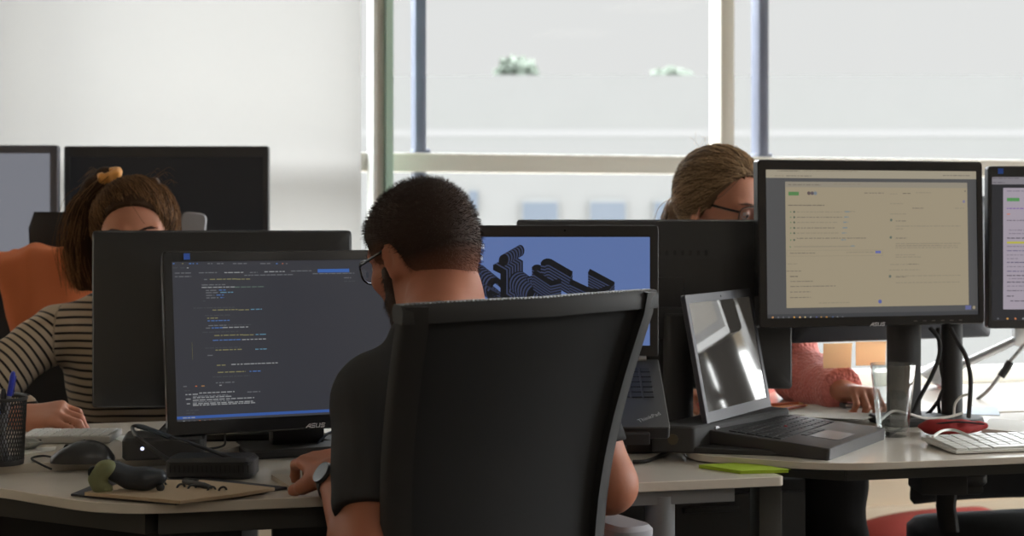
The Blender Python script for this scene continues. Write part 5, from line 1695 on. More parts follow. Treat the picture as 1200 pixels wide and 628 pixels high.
lx, ly, lz, g = cap_region(fm, hv, hl)
hv.cap(fm.h(0, -.026, -.04), fm.h(0, -.036, -.115), .0605 * fm.hs, .0590 * fm.hs, .02)
hv.cut(g * .7)
V, Q = hv.mesh(); V = smooth_np(V, Q, 2)
L = fm.hloc(V); N = normals_np(V, Q)
fade = np.clip((L[:, 2] + .098 - .045 * np.clip((L[:, 1] + .04) / .05, 0, 1)) / .085, 0, 1)
V = V - N * ((1 - fade) ** 2 * .0052)[:, None] + N * (wob(V, 420, 4) * .0009 * fade)[:, None]
rg = np.random.RandomState(3)
idx = rg.choice(len(V), 9000, replace=len(V) < 9000)
fwd = fm.Rm[:, 1]; upv = fm.Rm[:, 2]
lines = []; lt = []
for i in idx:
    if N[i] @ (V[i] - npv(fm.h(0, -.01, .03))) < 0: continue
    d = N[i] * (.55 + .5 * rg.rand()) + fwd * .35 * fade[i] - upv * .55 * (1 - fade[i] * .75) + rg.normal(size=3) * .22
    d /= np.linalg.norm(d)
    Lh = (.0022 + .0065 * fade[i] * (.5 + .7 * rg.rand()))
    lines.append([V[i] - N[i] * .001, V[i] + d * Lh * .55, V[i] + d * Lh + N[i] * -.0008]); lt += [fade[i]] * 9
V2, Q2, _ = strands_np(lines, .00042, .35)
mesh_np('hair', np.concatenate([V, V2]), np.concatenate([Q, Q2 + len(V)]), attr_mix('short brown hair', (164, 106, 82), (60, 47, 41), 'fade', .7, bump=.2, bscale=1200, spec=.2), mano, 0, {'fade': np.concatenate([fade, np.array(lt)])})
# beard along the jaw
bv = Vox(npv(fm.h(0, .04, -.08)) - .10, npv(fm.h(0, .04, -.08)) + .10, .003)
for s in (-1, 1):
    bv.cap(fm.h(s * .0655, .024, -.025), fm.h(s * .055, .030, -.080), .011, .017, .012); bv.cap(fm.h(s * .053, .030, -.082), fm.h(s * .014, .078, -.112), .0185, .019, .012); bv.cap(fm.h(s * .05, .05, -.07), fm.h(s * .022, .084, -.072), .012, .010, .01)
bv.ell(fm.h(0, .078, -.112), npv((.027, .022, .022)) * fm.hs, fm.Rm, .012)
V, Q = bv.mesh(); N = normals_np(V, Q); V = V + N * (wob(V, 500, 5) * .001)[:, None]
ii = rg.choice(len(V), 1800)
lines = [[V[i], V[i] + (N[i] * .6 - upv * .6 + rg.normal(size=3) * .25) * .006] for i in ii]
V2, Q2, _ = strands_np(lines, .0004)
mesh_np('beard', np.concatenate([V, V2]), np.concatenate([Q, Q2 + len(V)]), mat('dark brown beard', (58, 42, 34), .7, bump=.3, bscale=1200), mano)
glasses(fm, mano, jet, lens, .028, .021, .0017)
eyes_brows(fm, mano, mat('dark brown beard', (58, 42, 34), .7))
# wrist watch
W = Vector(fm.j['wrL']); E_ = Vector(fm.j['elL']); ax = (W - E_).normalized()
Mw = Matrix.Translation(W - ax * .028) @ ax.to_track_quat('Z', 'Y').to_matrix().to_4x4()
wa = mesh = None
mb = MB(); mb.lathe([(.0315, -.010), (.0335, -.008), (.0335, .008), (.0315, .010), (.030, 0)], 32, Mw, closed=True); st = mb.build('watch_strap', rubber, mano, 40, world=True)
side = (Mw.inverted().to_3x3() @ Vector((-.7, -.5, .6))).normalized(); side.z = 0; side.normalize()
Mf = Mw @ Matrix.Translation(side * .0345) @ side.to_track_quat('Z', 'Y').to_matrix().to_4x4()
mb = MB(); mb.lathe([(0, -.003), (.0165, -.003), (.018, 0), (.0165, .004), (.015, .0042), (0, .0036)], 32, Mf); mb.build('watch_case', mat('dark steel', (92, 94, 96), .3, metal=.8), st, 40, world=True)

# ------------------------------------------------------------------ the woman in the striped sweater, left
f1 = Fig(head=(-.822, 3.36, 1.110), yaw=R(180 + 9), pitch=R(2), roll=R(4), hs=1.02,
         pelvis=(-.84, 3.52, .55), neck=(-.842, 3.43, .985), shL=(-.675, 3.40, .900), shR=(-1.005, 3.40, .905),
         elR=(-1.19, 3.24, .735), wrR=(-.962, 3.02, .762), elL=(-.58, 3.34, .66), wrL=(-.60, 3.30, .70),
         hipL=(-.75, 3.48, .53), hipR=(-.93, 3.48, .53), knL=(-.74, 3.06, .53), knR=(-.96, 3.04, .53), anL=(-.74, 3.12, .09), anR=(-.96, 3.10, .09), toeL=(-.74, 2.98, .035), toeR=(-.96, 2.96, .035))
f1.j['elL'] = npv((-.555, 3.42, .66)); f1.j['wrL'] = npv((-.585, 3.19, .775))
vx = Vox((-1.28, 2.86, 0.0), (-.46, 3.72, 1.26), .0042)
head_sdf(vx, f1, False)
vx.cap(f1.h(0, -.030, -.075), f1.j['neck'], .047, .052, .03)
torso_sdf(vx, f1, male=False); limb_sdf(vx, f1, 'L', ra=(.042, .034), rf=(.036, .024)); limb_sdf(vx, f1, 'R', ra=(.042, .034), rf=(.036, .025)); legs_sdf(vx, f1, wide=.92)
hand_sdf(vx, f1.j['wrR'], (.93, -.28, .10), (-.05, -.45, .9), 1, ((.45, .95, .5), (.45, .95, .5), (.5, .95, .5), (.55, .95, .5)), (.7, .35), .96)
hand_sdf(vx, f1.j['wrL'], (-.35, -.9, -.05), (0, 0, 1), -1, ((.3, .5, .4),) * 4, (.5, .3), .92)
V, Q = vx.mesh(); V = smooth_np(V, Q, 1, .35)
w1 = mesh_np('person', V, Q, fskin, None, 0, {'lip': lips(f1, V)})
tag(w1, 'woman in a striped sweater with a hair scrunchie, half hidden behind monitors on the left', 'person')
WM[w1.name] = Matrix.Identity(4)


def sweater(f, lo, hi, m, parent, period=None, off=.014, cuffs=.97, amp=.006, seed=1, h=.005, male=False, folds=None, name='sweater', fine=0.0):
    v = Vox(lo, hi, h)
    r, fw, up = torso_sdf(v, f, off, .05, male)
    for s in 'LR':
        limb_sdf(v, f, s, off, 0, 1, True, (.046, .042), (.042, .034))
    v.cap(f.j['neck'] - up * .03, f.j['neck'] + up * .020, .060, .055, .03)
    X, Y, Z = v.pts()
    for s in 'LR':
        E, W = f.j['el' + s], f.j['wr' + s]; a = (W - E) / np.linalg.norm(W - E); q = E + (W - E) * cuffs
        dist = (X - q[0]) * a[0] + (Y - q[1]) * a[1] + (Z - q[2]) * a[2]
        rad = np.sqrt((X - q[0]) ** 2 + (Y - q[1]) ** 2 + (Z - q[2]) ** 2)
        v.f = np.where(rad < .10, np.maximum(v.f, dist), v.f).astype(np.float32)
    V, Q = v.mesh(); V = smooth_np(V, Q, 2)
    S0 = V.copy()
    N = normals_np(V, Q)
    V = V + N * (wob(V, 24, seed) * amp + wob(V * npv((1, 1, .45)), 60, seed + 3) * amp * .55)[:, None]
    if folds is not None:
        V = V + N * folds(V)[:, None]
    st = V[:, 2] * 1.0 + .004 * wob(V, 30, 8)
    for s in 'LR':
        S, E, W = f.j['sh' + s], f.j['el' + s], f.j['wr' + s]
        d1, t1 = segdist(S0, S, E); d2, t2 = segdist(S0, E, W)
        L1, L2 = np.linalg.norm(E - S), np.linalg.norm(W - E)
        al = np.where(d1 < d2, t1 * L1, L1 + t2 * L2)
        # sleeve is anything clearly closer to the arm than to the trunk axis
        ro = (f.j['shR'] - f.j['shL']) * (1 if s == 'R' else -1); ro /= np.linalg.norm(ro)
        lat = (S0 - S) @ ro
        arm = (np.minimum(d1, d2) < .075) & (lat > -.012 + .0 * al)
        st = np.where(arm, 5 - al + .003 * wob(V, 30, 8), st)
    return mesh_np(name, V, Q, m, parent, 0, {'stripe': st})


knit1 = stripe_mat('striped jersey', (188, 170, 148), (38, 34, 33), .0165, .36)
sweater(f1, (-1.30, 2.90, .44), (-.44, 3.74, 1.06), knit1, w1, amp=.006, seed=11, h=.0045)
vt = Vox((-1.12, 2.90, .04), (-.56, 3.72, .72), .007)
vt.ell(f1.j['pelvis'], (.158, .122, .112), None, .04); legs_sdf(vt, f1, .010, .03, False, .93, .92)
V, Q = vt.mesh(); mesh_np('trousers', V, Q, mat('black trousers', (61, 61, 63), .9, spec=.15), w1)
shoes(f1, mat('dark leather', (30, 28, 28), .5), w1)
eyes_brows(f1, w1, mat('brown brow hair', (70, 48, 36), .7))


def skull_path(f, u0, u1, n, lift, w=0.0):
    pass


def hair_sweep(f, starts, target, lift, n=10, jit=.004, seed=0, wave=0.0, base=.011):
    """hairs lying over the skull from each hairline point back to a gathering point (all in head space)"""
    rg = np.random.RandomState(seed)
    out = []
    c = npv((0, -.012, .032)); rad = npv((.0765, .097, .084))
    for s in starts:
        a = (npv(s) - c) / rad; b = (npv(target) + rg.normal(size=3) * .012 - c) / rad
        a /= np.linalg.norm(a); b /= np.linalg.norm(b)
        om = math.acos(max(-1, min(1, a @ b)))
        lf = lift * rg.uniform(.5, 1.25); ph = rg.rand() * 6.28
        pts = []
        for k in range(n):
            t = k / (n - 1)
            d = (math.sin((1 - t) * om) * a + math.sin(t * om) * b) / max(math.sin(om), 1e-4)
            d /= np.linalg.norm(d)
            d = d + npv((.0, .0, 1)) * wave * math.sin(t * 9 + ph) * .05
            pts.append(f.h(*(c + d * (rad + base * min(1, .85 + t * 3) + lf * .55 * math.sin(math.pi * min(1, t * 1.15)) ** .7) + rg.normal(size=3) * jit * .2)))
        out.append(pts)
    return out


def hairline_w(x, y):
    ax = np.abs(x)
    front = .072 - ax * ax * 5.0
    return np.interp(y, [-.12, -.06, -.02, .02, .045, .070, .10], [-.085, -.08, -.06, -.035, .012, .066, .082]) + 0 * ax - np.where(y > .05, ax * ax * 5.5, 0)


def cap_hair(f, thick, seed, extra=None, amp=.004, cutw=.8, dy=0.0):
    v = Vox(npv(f.h(0, -.02, 0)) - .26, npv(f.h(0, -.02, 0)) + .20, .0042)
    v.ell(f.h(0, -.014, .036), (npv((.0765, .099, .084)) + thick) * f.hs, f.Rm, .01)
    v.ell(f.h(0, .034, .030), (npv((.064, .054, .062)) + thick * .45) * f.hs, f.Rm, .02)
    v.ell(f.h(0, -.055, -.01), (npv((.055, .05, .06)) + thick * .6) * f.hs, f.Rm, .03)
    lx, ly, lz, g = cap_region(f, v, lambda x, y: hairline_w(x, y + dy))
    v.cut(g * cutw)
    if extra: extra(v)
    V, Q = v.mesh(); V = smooth_np(V, Q, 2)
    L = f.hloc(V); N = normals_np(V, Q)
    ang = np.arctan2(L[:, 0], L[:, 2] - .0)
    ridg = np.sin(ang * 34 + 5 * wob(L, 25, seed)) * .0004 + wob(L, 32, seed) * amp
    return V + N * ridg[:, None], Q, N


def hairline_pts(n, seed, dy=0.0):
    """points on the skull just above the hairline, all round the front and sides"""
    rg = np.random.RandomState(seed); out = []
    el = np.linspace(-.9, 1.35, 120)
    for k in range(n):
        ph = rg.uniform(-1.9, 1.9)
        x = .0765 * np.cos(el) * math.sin(ph); y = -.012 + .100 * np.cos(el) * math.cos(ph); z = .032 + .086 * np.sin(el)
        ok = np.nonzero(z > hairline_w(x, y + dy) + .001)[0]
        if not len(ok): continue
        q = min(ok[0] + int(abs(rg.normal()) * 9), 110)
        out.append((x[q], y[q], z[q]))
    return out


# loose hair on her right side (image left), tied half up with the scrunchie
def ex1(v):
    a = [P(112, 222, 3.40), P(98, 250, 3.41), P(93, 285, 3.43), P(96, 330, 3.44)]
    for p, q, r0, r1 in zip(a, a[1:], (.030, .034, .032), (.034, .032, .018)):
        v.cap(p, q, r0, r1, .02)
    b = [P(125, 235, 3.44), P(118, 280, 3.46), P(112, 325, 3.46)]
    for p, q in zip(b, b[1:]): v.cap(p, q, .035, .028, .02)
    v.ell(P(124, 205, 3.42), (.026, .026, .020), None, .015)
    c = [P(180, 215, 3.38), P(192, 240, 3.36), P(193, 268, 3.36)]
    for p, q in zip(c, c[1:]): v.cap(p, q, .014, .008, .015)


V, Q, N = cap_hair(f1, .009, 5, ex1, amp=.003)
bun = f1.hloc(npv([P(126, 204, 3.42)]))[0]
lines = hair_sweep(f1, hairline_pts(1500, 4), bun, .014, 12, seed=6, jit=.007)
rg = np.random.RandomState(8)
for k in range(420):      # locks hanging down on the left of the picture
    o = rg.normal(size=3) * npv((.014, .016, .006))
    pts = [npv(P(118 + rg.uniform(-8, 10), 212 + rg.uniform(-4, 8), 3.40)) + o * .6, npv(P(100, 236, 3.40)) + o, npv(P(91 + rg.uniform(-4, 5), 268, 3.41)) + o * 1.2, npv(P(88 + rg.uniform(-4, 8), 300, 3.43)) + o * 1.2, npv(P(94 + rg.uniform(-6, 8), 330 + rg.uniform(-6, 12), 3.44)) + o]
    lines.append([npv(p) for p in spline([Vector(p) for p in pts], 3)])
for k in range(130):      # strands round the brow on the right and fly-aways
    o = rg.normal(size=3) * .003
    x = rg.uniform(-6, 4)
    pts = [npv(P(172 + x, 212, 3.37)) + o, npv(P(186 + x, 226, 3.35)) + o, npv(P(194 + x, 248, 3.345)) + o, npv(P(193 + x, 272, 3.35)) + o]
    lines.append([npv(p) for p in spline([Vector(p) for p in pts], 4)])
fly = []
for k in range(46):
    x0, y0 = rg.uniform(165, 196), rg.uniform(203, 250)
    a = rg.uniform(-.9, .5); Lr = rg.uniform(8, 20)
    pts = [P(x0 - 6, y0 + 2, 3.37), P(x0 + Lr * .5 * math.cos(a), y0 + Lr * .5 * math.sin(a) - 4, 3.36), P(x0 + Lr * math.cos(a), y0 + Lr * math.sin(a) + 3, 3.36)]
    fly.append([npv(p) for p in spline(pts, 5)])
for k in range(26):
    x0, y0 = rg.uniform(96, 112), rg.uniform(205, 225)
    pts = [P(122, 205, 3.41), P(x0 + 6, y0 - 10, 3.41), P(x0 - rg.uniform(0, 12), y0 + rg.uniform(-4, 14), 3.41)]
    fly.append([npv(p) for p in spline(pts, 5)])
V2, Q2, T2 = strands_np(lines, .0007, .5); V3, Q3, T3 = strands_np(fly, .00032, .6)
hairm = attr_mix('brown hair', (56, 40, 30), (156, 116, 80), 'tint', .7, bump=.2, bscale=900, spec=.1)
mesh_np('hair', np.concatenate([V, V2, V3]), np.concatenate([Q, Q2 + len(V), Q3 + len(V) + len(V2)]), hairm, w1, 0, {'tint': np.concatenate([np.full(len(V), .05), T2 * .9, np.full(len(V3), .8)])})
sv = Vox(npv(P(127, 203, 3.41)) - .06, npv(P(127, 203, 3.41)) + .06, .0022)
cs = npv(P(128, 206, 3.40)); nn = 14
for k in range(nn):
    a = 2 * math.pi * k / nn; b = 2 * math.pi * (k + 1) / nn
    pa = cs + npv((.017 * math.cos(a), .014 * math.sin(a), .006 * math.sin(a) + .005 * math.cos(a))); pb = cs + npv((.017 * math.cos(b), .014 * math.sin(b), .006 * math.sin(b) + .005 * math.cos(b)))
    sv.cap(pa, pb, .0085 + .003 * (k % 2), .0085 + .003 * ((k + 1) % 2), .006)
V, Q = sv.mesh(); N = normals_np(V, Q); V = V + N * (wob(V, 260, 3) * .0014)[:, None]
mesh_np('scrunchie', V, Q, mat('mustard cloth', (214, 148, 72), .85, bump=.3, bscale=900, sheen=.3), w1)

# ------------------------------------------------------------------ the woman in pink with glasses, right
f2 = Fig(head=(.478, 3.50, 1.178), yaw=R(180 + 44), pitch=R(10), roll=R(0), hs=1.0,
         pelvis=(.50, 3.86, .56), neck=(.475, 3.60, 1.045), shR=(.36, 3.66, .955), shL=(.615, 3.53, .955),
         elL=(.655, 3.50, .790), wrL=(.705, 3.285, .785), elR=(.30, 3.62, .75), wrR=(.415, 3.33, .785),
         hipR=(.42, 3.84, .53), hipL=(.59, 3.80, .53), knR=(.52, 3.42, .56), knL=(.71, 3.38, .575), anR=(.54, 3.50, .09), anL=(.74, 3.46, .09), toeR=(.56, 3.36, .035), toeL=(.78, 3.32, .035))
vx = Vox((.14, 3.10, 0.0), (.90, 4.06, 1.33), .0042)
head_sdf(vx, f2, False)
vx.cap(f2.h(0, -.030, -.075), f2.j['neck'], .047, .052, .03)
torso_sdf(vx, f2, male=False); limb_sdf(vx, f2, 'L', ra=(.042, .034), rf=(.036, .025)); limb_sdf(vx, f2, 'R', ra=(.042, .034), rf=(.036, .025)); legs_sdf(vx, f2, wide=.95)
hand_sdf(vx, f2.j['wrL'], (.38, -.85, .02), (.25, -.30, .9), -1, ((.8, 1.2, .7), (.8, 1.25, .7), (.85, 1.25, .7), (.9, 1.25, .7)), (.8, .45), .93)
hand_sdf(vx, f2.j['wrR'], (.2, -.95, .0), (0, -.2, 1), 1, ((.4, .7, .5),) * 4, (.6, .3), .93)
V, Q = vx.mesh(); V = smooth_np(V, Q, 1, .35)
w2 = mesh_np('person', V, Q, fskin, None, 0, {'lip': lips(f2, V)})
tag(w2, 'woman in a pink sweater and dark glasses behind the monitors on the right', 'person')
WM[w2.name] = Matrix.Identity(4)
pink = mat('pink knit', (236, 150, 142), .9, bump=.0, sheen=.3, spec=.15)
ntp = pink.node_tree
vor = ntp.nodes.new('ShaderNodeTexVoronoi'); vor.inputs['Scale'].default_value = 130
tc = ntp.nodes.new('ShaderNodeTexCoord'); bp = ntp.nodes.new('ShaderNodeBump'); bp.inputs['Strength'].default_value = .9; bp.inputs['Distance'].default_value = .004; bp.invert = True
ntp.links.new(tc.outputs['Object'], vor.inputs['Vector']); ntp.links.new(vor.outputs['Distance'], bp.inputs['Height']); ntp.links.new(bp.outputs['Normal'], ntp.nodes['Principled BSDF'].inputs['Normal'])
sweater(f2, (.14, 3.12, .46), (.88, 4.06, 1.12), pink, w2, amp=.006, seed=21, h=.0045, off=.017, cuffs=1.03)
vt = Vox((.2, 3.2, .04), (.9, 4.06, .72), .007)
vt.ell(f2.j['pelvis'], (.158, .122, .112), None, .04); legs_sdf(vt, f2, .014, .03, False, .93, .95)
V, Q = vt.mesh(); mesh_np('trousers', V, Q, mat('black trousers', (61, 61, 63), .9, spec=.15), w2)
shoes(f2, mat('dark leather', (30, 28, 28), .5), w2)
eyes_brows(f2, w2, mat('brown brow hair', (70, 48, 36), .7))
glasses(f2, w2, jet, lens, .029, .020, .0015)


def ex2(v):
    a = [f2.h(0, -.10, .0), f2.h(0, -.125, -.03), f2.h(.005, -.12, -.09), f2.h(.01, -.11, -.15)]
    for p, q, r0, r1 in zip(a, a[1:], (.024, .026, .024), (.026, .024, .012)):
        v.cap(p, q, r0, r1, .015)


V, Q, N = cap_hair(f2, .011, 15, ex2, amp=.005, dy=.032)
lines = hair_sweep(f2, hairline_pts(1400, 14, .032), (0, -.105, .0), .017, 12, seed=16, wave=1.0, base=.0125)
rg = np.random.RandomState(18)
for k in range(220):
    o = rg.normal(size=3) * .012
    pts = [npv(f2.h(0, -.105, .0)) + o * .7, npv(f2.h(0, -.135, -.03)) + o, npv(f2.h(.005, -.13, -.09)) + o * 1.2, npv(f2.h(.01, -.115, -.16)) + o * .8]
    lines.append([npv(p) for p in spline([Vector(p) for p in pts], 3)])
fly = []
for k in range(40):
    a = rg.uniform(-1.4, 1.4); s = f2.h(.085 * math.sin(a) * rg.uniform(.8, 1), rg.uniform(-.10, .05), .09 * math.cos(a) + .04)
    d = rg.normal(size=3) * .012 + npv((0, 0, .010))
    fly.append([npv(p) for p in spline([Vector(s), Vector(s + d * .6), Vector(s + d + rg.normal(size=3) * .006)], 4)])
V2, Q2, T2 = strands_np(lines, .00095, .5); V3, Q3, T3 = strands_np(fly, .00035, .6)
mesh_np('hair', np.concatenate([V, V2, V3]), np.concatenate([Q, Q2 + len(V), Q3 + len(V) + len(V2)]), attr_mix('dark blond hair', (84, 63, 46), (206, 172, 132), 'tint', .65, bump=.2, bscale=900, spec=.15), w2, 0, {'tint': np.concatenate([np.full(len(V), .1), T2 ** 1.3, np.full(len(V3), .9)])})
for o in (mano, w1, w2):
    # put each figure's origin at its feet
    c = Vector((0, 0, 0))

# ================================================================== CHAIRS
def swivel_base(t, r=.30, m=None, z=.40):
    m = m or blackm
    for k in range(5):
        a = 2 * math.pi * k / 5 + .3
        c, s = math.cos(a), math.sin(a)
        mb = MB(); mb.tube([(0.03 * c, 0.03 * s, .105), (r * .6 * c, r * .6 * s, .090), (r * c, r * s, .072)], [.022, .018, .014], 8); lg = mb.build('base_arm', m, t)
        mb = MB()
        for o in (-.012, .012):
            mb.lathe([(0, -.008), (.027, -.008), (.030, -.005), (.030, .005), (.027, .008), (0, .008)], 20, Matrix.Translation((r * c - s * o, r * s + c * o, .030)) @ Matrix.Rotation(a + math.pi / 2, 4, 'Z') @ Matrix.Rotation(R(90), 4, 'Y'))
        mb.build('caster', rubber, lg)
    mb = MB(); mb.lathe([(.035, .085), (.035, .13), (.027, .14), (.027, .26), (.018, .262), (.018, z)], 24); mb.build('gas_lift', m, t)


def seat(t, w=.46, dpt=.44, z=.455, m=None):
    mb = MB()
    mb.prism(rpoly([(-w / 2, -dpt / 2), (w / 2, -dpt / 2), (w / 2, dpt / 2), (-w / 2, dpt / 2)], .09, 8), z - .065, z, ch=.016); mb.build('seat', m or mat('black seat fabric', (63, 63, 64), .9, bump=.3, bscale=900, spec=.15), t, 50)
    mb = MB(); mb.box((0, 0, z - .085), (.22, .26, .04), bev=.01); mb.build('seat_mechanism', blackm, t)


def backrest(t, name, m, wt_, wb, zt, zb, y0, lean, curve=.03, th=.03, n=16, rows_n=14, rad=.05, droop=.0):
    """curved rounded backrest panel, facing +y; lean moves the top to -y"""
    front, back = [], []
    for j in range(rows_n + 1):
        f = j / rows_n
        z = zb + (zt - zb) * f
        wdt = wb + (wt_ - wb) * f ** .85
        dz = min(zt - z, z - zb)
        if dz < rad: wdt -= 2 * (rad - math.sqrt(max(0, rad * rad - (rad - dz) ** 2))) * .5
        yc = y0 - lean * f + .035 * math.sin(math.pi * f) - .02
        fr, bk = [], []
        for k in range(n + 1):
            u = -1 + 2 * k / n
            e = (1 - abs(u) ** 6) ** .5 * (1 if 0 < j < rows_n else .3)
            x = u * wdt / 2; y = yc + curve * u * u
            zz = z - droop * u * u * f
            fr.append(Vector((x, y + th / 2 * e, zz))); bk.append(Vector((x, y - th / 2 * e, zz)))
        front.append(fr + bk[::-1])
    mb = MB(); mb.grid(front, close=True, cap=True)
    return mb.build(name, m, t, 50)


def office_chair(name, label, loc, rz, bk, arms=True, seat_z=.455, group=None, armtop=None, zarm=.64, xarm=.27):
    t = thing(name, label, 'chair', loc, rz, group)
    swivel_base(t, z=seat_z - .08); seat(t, z=seat_z)
    bk(t)
    if arms:
        for s in (-1, 1):
            mb = MB(); mb.tube([(s * .19, 0, seat_z - .07), (s * xarm, -.02, seat_z - .05), (s * (xarm + .01), -.03, seat_z + .05), (s * (xarm + .01), -.02, zarm - .02)], .016, 10, flat=1.4); a = mb.build('arm_support', armtop if (armtop and s > 0) else blackm, t)
            mb = MB(); mb.prism(rrect(.07, .22, .03, 6, s * (xarm + .01), -.02), zarm - .02, zarm + .008, ch=.007); mb.build('armrest', armtop if (armtop and s > 0) else mat('armrest pad', (52, 52, 53), .35), a)
    return t


def back_wing(t):
    mb = MB(); mb.prism(rrect(.062, .17, .02, 5), -.012, .012, M=Matrix.Translation((.192, -.225, 1.082)) @ Matrix.Rotation(R(90), 4, 'X') @ Matrix.Rotation(R(-6), 4, 'Z'), ch=.003)
    mb.build('grey_wing', mat('grey shell plastic', (142, 142, 147), .6), t)


# the man's chair: frame band around a mesh panel
frm = mat('chair frame plastic', (57, 57, 58), .6, spec=.25)
meshm = mat('black chair mesh', (57, 57, 58), .9, bump=.6, bscale=2500, spec=.1)


def man_back(t):
    zt, zb, wt_, wb = 1.046, .50, .412, .335
    y = lambda f: -.175 - .075 * f + .05 * math.sin(math.pi * min(1, f * 1.05)) - .0
    xw = lambda f: (wb + (wt_ - wb) * f ** 1.1) / 2
    tpz = lambda u, f: -.006 * u * u * f + .010 * max(0, u) * f
    # mesh panel
    rows, rows2 = [], []
    for j in range(19):
        f = j / 18; z = zb + (zt - zb) * f
        rows.append([Vector((u * xw(f), y(f) + .035 * u * u - .002, z + tpz(u, f))) for u in np.linspace(-.93, .93, 17)])
        rows2.append([p + Vector((0, -.006, 0)) for p in rows[-1]])
    mb = MB()
    ring = [a + b[::-1] for a, b in zip(rows, rows2)]
    mb.grid(ring, close=True, cap=True); mb.build('mesh_back', meshm, t, 60)
    # side and bottom frame
    for s in (-1, 1):
        mb = MB()
        prof = []
        for j in range(19):
            f = j / 18; z = zb + (zt - zb) * f; x = s * xw(f); yy = y(f) + .035
            w1, tt = .030, .026
            prof.append([Vector((x - s * w1, yy - .016, z + tpz(s, f))), Vector((x - s * w1, yy - .016 - tt * .7, z + tpz(s, f))), Vector((x - s * .004, yy - tt * .75, z + tpz(s, f))), Vector((x, yy - tt * .4, z + tpz(s, f))), Vector((x, yy + .004, z + tpz(s, f))), Vector((x - s * .006, yy + .008, z + tpz(s, f)))])
        mb.grid(prof, close=True, cap=True); mb.build('side_frame', frm, t, 40)
    mb = MB(); prof = []
    for k in range(25):
        u = -1 + 2 * k / 24; x = u * xw(1.0); yy = y(1) + .035 * u * u; zz = zt + tpz(u, 1)
        prof.append([Vector((x, yy + .010, zz - .020)), Vector((x, yy - .016, zz - .024)), Vector((x, yy - .019, zz - .007)), Vector((x, yy - .014, zz + .002)), Vector((x, yy + .006, zz + .003)), Vector((x, yy + .012, zz - .004))])
    mb.grid(prof, close=True, cap=True); tr = mb.build('top_rail', frm, t, 40)
    mb = MB()
    for k in range(70):
        u = -.97 + 1.94 * k / 69; mb.box((u * xw(1.0), y(1) + .035 * u * u - .012, zt + tpz(u, 1) + .0028), (.0026, .0016, .0014))
    mb.build('stitching', mat('grey thread', (120, 116, 108), .8), tr)
    mb = MB(); mb.tube([(0, -.02, .40), (0, -.20, .42), (0, -.245, .55), (0, -.215, .68)], [.028, .026, .024, .02], 12, flat=1.6); mb.build('back_spine', frm, t)
    mb = MB(); mb.box((0, -.20, .60), (.26, .012, .05), bev=.004, M=None); mb.build('lumbar_bar', frm, t)


chair_dir = Vector((-.515, .857, 0))
cc = Vector((.035, 2.105, 0)) + chair_dir * .235
office_chair('office_chair', "black mesh-backed office chair nearest us, behind the man in black", (cc.x, cc.y, 0), R(31), man_back, True, .45, None, mat('pale grey arm metal', (168, 168, 176), .4, metal=.2), .68, .240)
# her chair on the left
fab = mat('black seat fabric', (63, 63, 64), .9, bump=.3, bscale=900, spec=.15)
office_chair('office_chair', 'black office chair of the striped-sweater woman, draped with an orange jacket', (-1.0, 3.58, 0), R(184), lambda t: backrest(t, 'backrest', fab, .62, .56, 1.068, .50, -.17, .05), False)
office_chair('office_chair', 'black office chair on the far left between the woman and the switched-off monitor', (-1.02, 4.02, 0), R(8), lambda t: (backrest(t, 'backrest', fab, .405, .40, 1.168, .60, -.19, .04, rad=.03), back_wing(t)), False)
office_chair('office_chair', 'black office chair of the woman in pink, hidden behind the back desk', (.52, 3.90, 0), R(190), lambda t: backrest(t, 'backrest', fab, .44, .42, .94, .56, -.19, .05), False)
office_chair('office_chair', 'black office chair with armrests pushed under the right desk', (1.12, 3.24, 0), R(194), lambda t: backrest(t, 'backrest', fab, .42, .40, .70, .52, -.22, .03, rad=.03), True, .50, None, None, .63, .20)

# orange jacket over the back of her chair
jv = Vox((-1.50, 3.50, .55), (-.72, 3.98, 1.16), .007)
a = P(-12, 299, 3.72); b = P(108, 303, 3.72)
jv.cap(P(-14, 309, 3.70), P(40, 301, 3.72), .030, .034, .03); jv.cap(P(40, 301, 3.72), P(112, 306, 3.74), .034, .030, .03)
for (x0, y0, x1, y1, r0, r1, Yq) in ((8, 312, 34, 385, .030, .040, 3.66), (40, 305, 55, 400, .040, .05, 3.66), (75, 305, 80, 400, .04, .05, 3.66), (105, 310, 104, 400, .035, .04, 3.68), (20, 305, 20, 430, .03, .04, 3.80), (60, 305, 60, 440, .04, .04, 3.80), (100, 305, 100, 430, .03, .04, 3.80)):
    jv.cap(P(x0, y0, Yq), P(x1, y1, Yq), r0, r1, .04)
V, Q = jv.mesh(); V = smooth_np(V, Q, 3); N = normals_np(V, Q)
V = V + N * (wob(V, 18, 5) * .010 + wob(V * npv((1.4, 1, .5)), 40, 7) * .004)[:, None]
jk = mesh_np('jacket', V, Q, mat('burnt orange cloth', (206, 118, 78), .9, bump=.2, bscale=900, sheen=.05, spec=.08)); local_origin(jk)
tag(jk, 'burnt orange jacket draped over the chair of the striped-sweater woman', 'jacket')

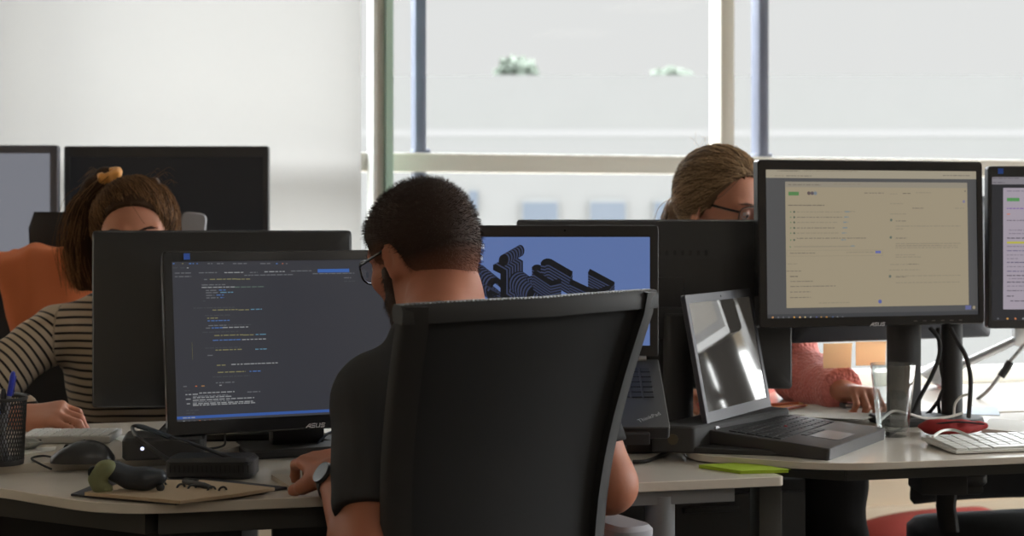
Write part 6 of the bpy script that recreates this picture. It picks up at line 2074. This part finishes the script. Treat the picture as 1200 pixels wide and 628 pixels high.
# ================================================================== LIGHT, SKY, CAMERA
w = bpy.data.worlds.new('World'); SC.world = w; w.use_nodes = True
nt = w.node_tree
bg = nt.nodes['Background']
co = nt.nodes.new('ShaderNodeTexCoord'); sp = nt.nodes.new('ShaderNodeSeparateXYZ')
nt.links.new(co.outputs['Generated'], sp.inputs[0])
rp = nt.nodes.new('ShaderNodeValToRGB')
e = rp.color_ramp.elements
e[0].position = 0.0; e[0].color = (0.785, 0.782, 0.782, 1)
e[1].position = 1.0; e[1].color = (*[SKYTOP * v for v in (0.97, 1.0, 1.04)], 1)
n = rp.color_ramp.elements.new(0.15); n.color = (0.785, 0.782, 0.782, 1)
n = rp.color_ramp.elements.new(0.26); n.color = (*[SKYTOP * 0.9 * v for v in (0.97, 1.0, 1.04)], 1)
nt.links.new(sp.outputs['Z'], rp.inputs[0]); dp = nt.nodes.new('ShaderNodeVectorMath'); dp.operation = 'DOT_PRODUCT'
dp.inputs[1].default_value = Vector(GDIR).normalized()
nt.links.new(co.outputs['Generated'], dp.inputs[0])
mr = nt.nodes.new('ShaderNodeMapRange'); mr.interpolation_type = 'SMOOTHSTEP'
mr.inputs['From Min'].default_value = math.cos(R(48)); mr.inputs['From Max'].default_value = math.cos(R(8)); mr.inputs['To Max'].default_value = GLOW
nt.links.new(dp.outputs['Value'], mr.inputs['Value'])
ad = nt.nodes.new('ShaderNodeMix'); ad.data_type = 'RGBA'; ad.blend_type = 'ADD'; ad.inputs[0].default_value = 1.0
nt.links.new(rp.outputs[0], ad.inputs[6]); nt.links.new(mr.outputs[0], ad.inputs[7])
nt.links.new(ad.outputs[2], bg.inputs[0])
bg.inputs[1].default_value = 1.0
cam = bpy.data.cameras.new('camera'); co_ = bpy.data.objects.new('camera', cam); COL.objects.link(co_)
co_.location = (0, 0, ZC); co_.rotation_euler = (R(90), 0, 0)
cam.sensor_width = 36.0; cam.lens = 36.0 * F / 1200.0
cam.shift_y = -(314 - HY) / 1200.0
cam.clip_start = 0.05; cam.clip_end = 300
cam.dof.use_dof = True; cam.dof.focus_distance = 2.55; cam.dof.aperture_fstop = 5.0
SC.camera = co_
SC.view_settings.view_transform = 'Standard'; SC.view_settings.look = 'None'; SC.view_settings.gamma = 1.0
SC.view_settings.use_curve_mapping = False; SC.view_settings.exposure = EXPO
SC.cycles.use_denoising = True
SC.cycles.max_bounces = 10; SC.cycles.transparent_max_bounces = 16
SC.cycles.caustics_reflective = False; SC.cycles.caustics_refractive = False
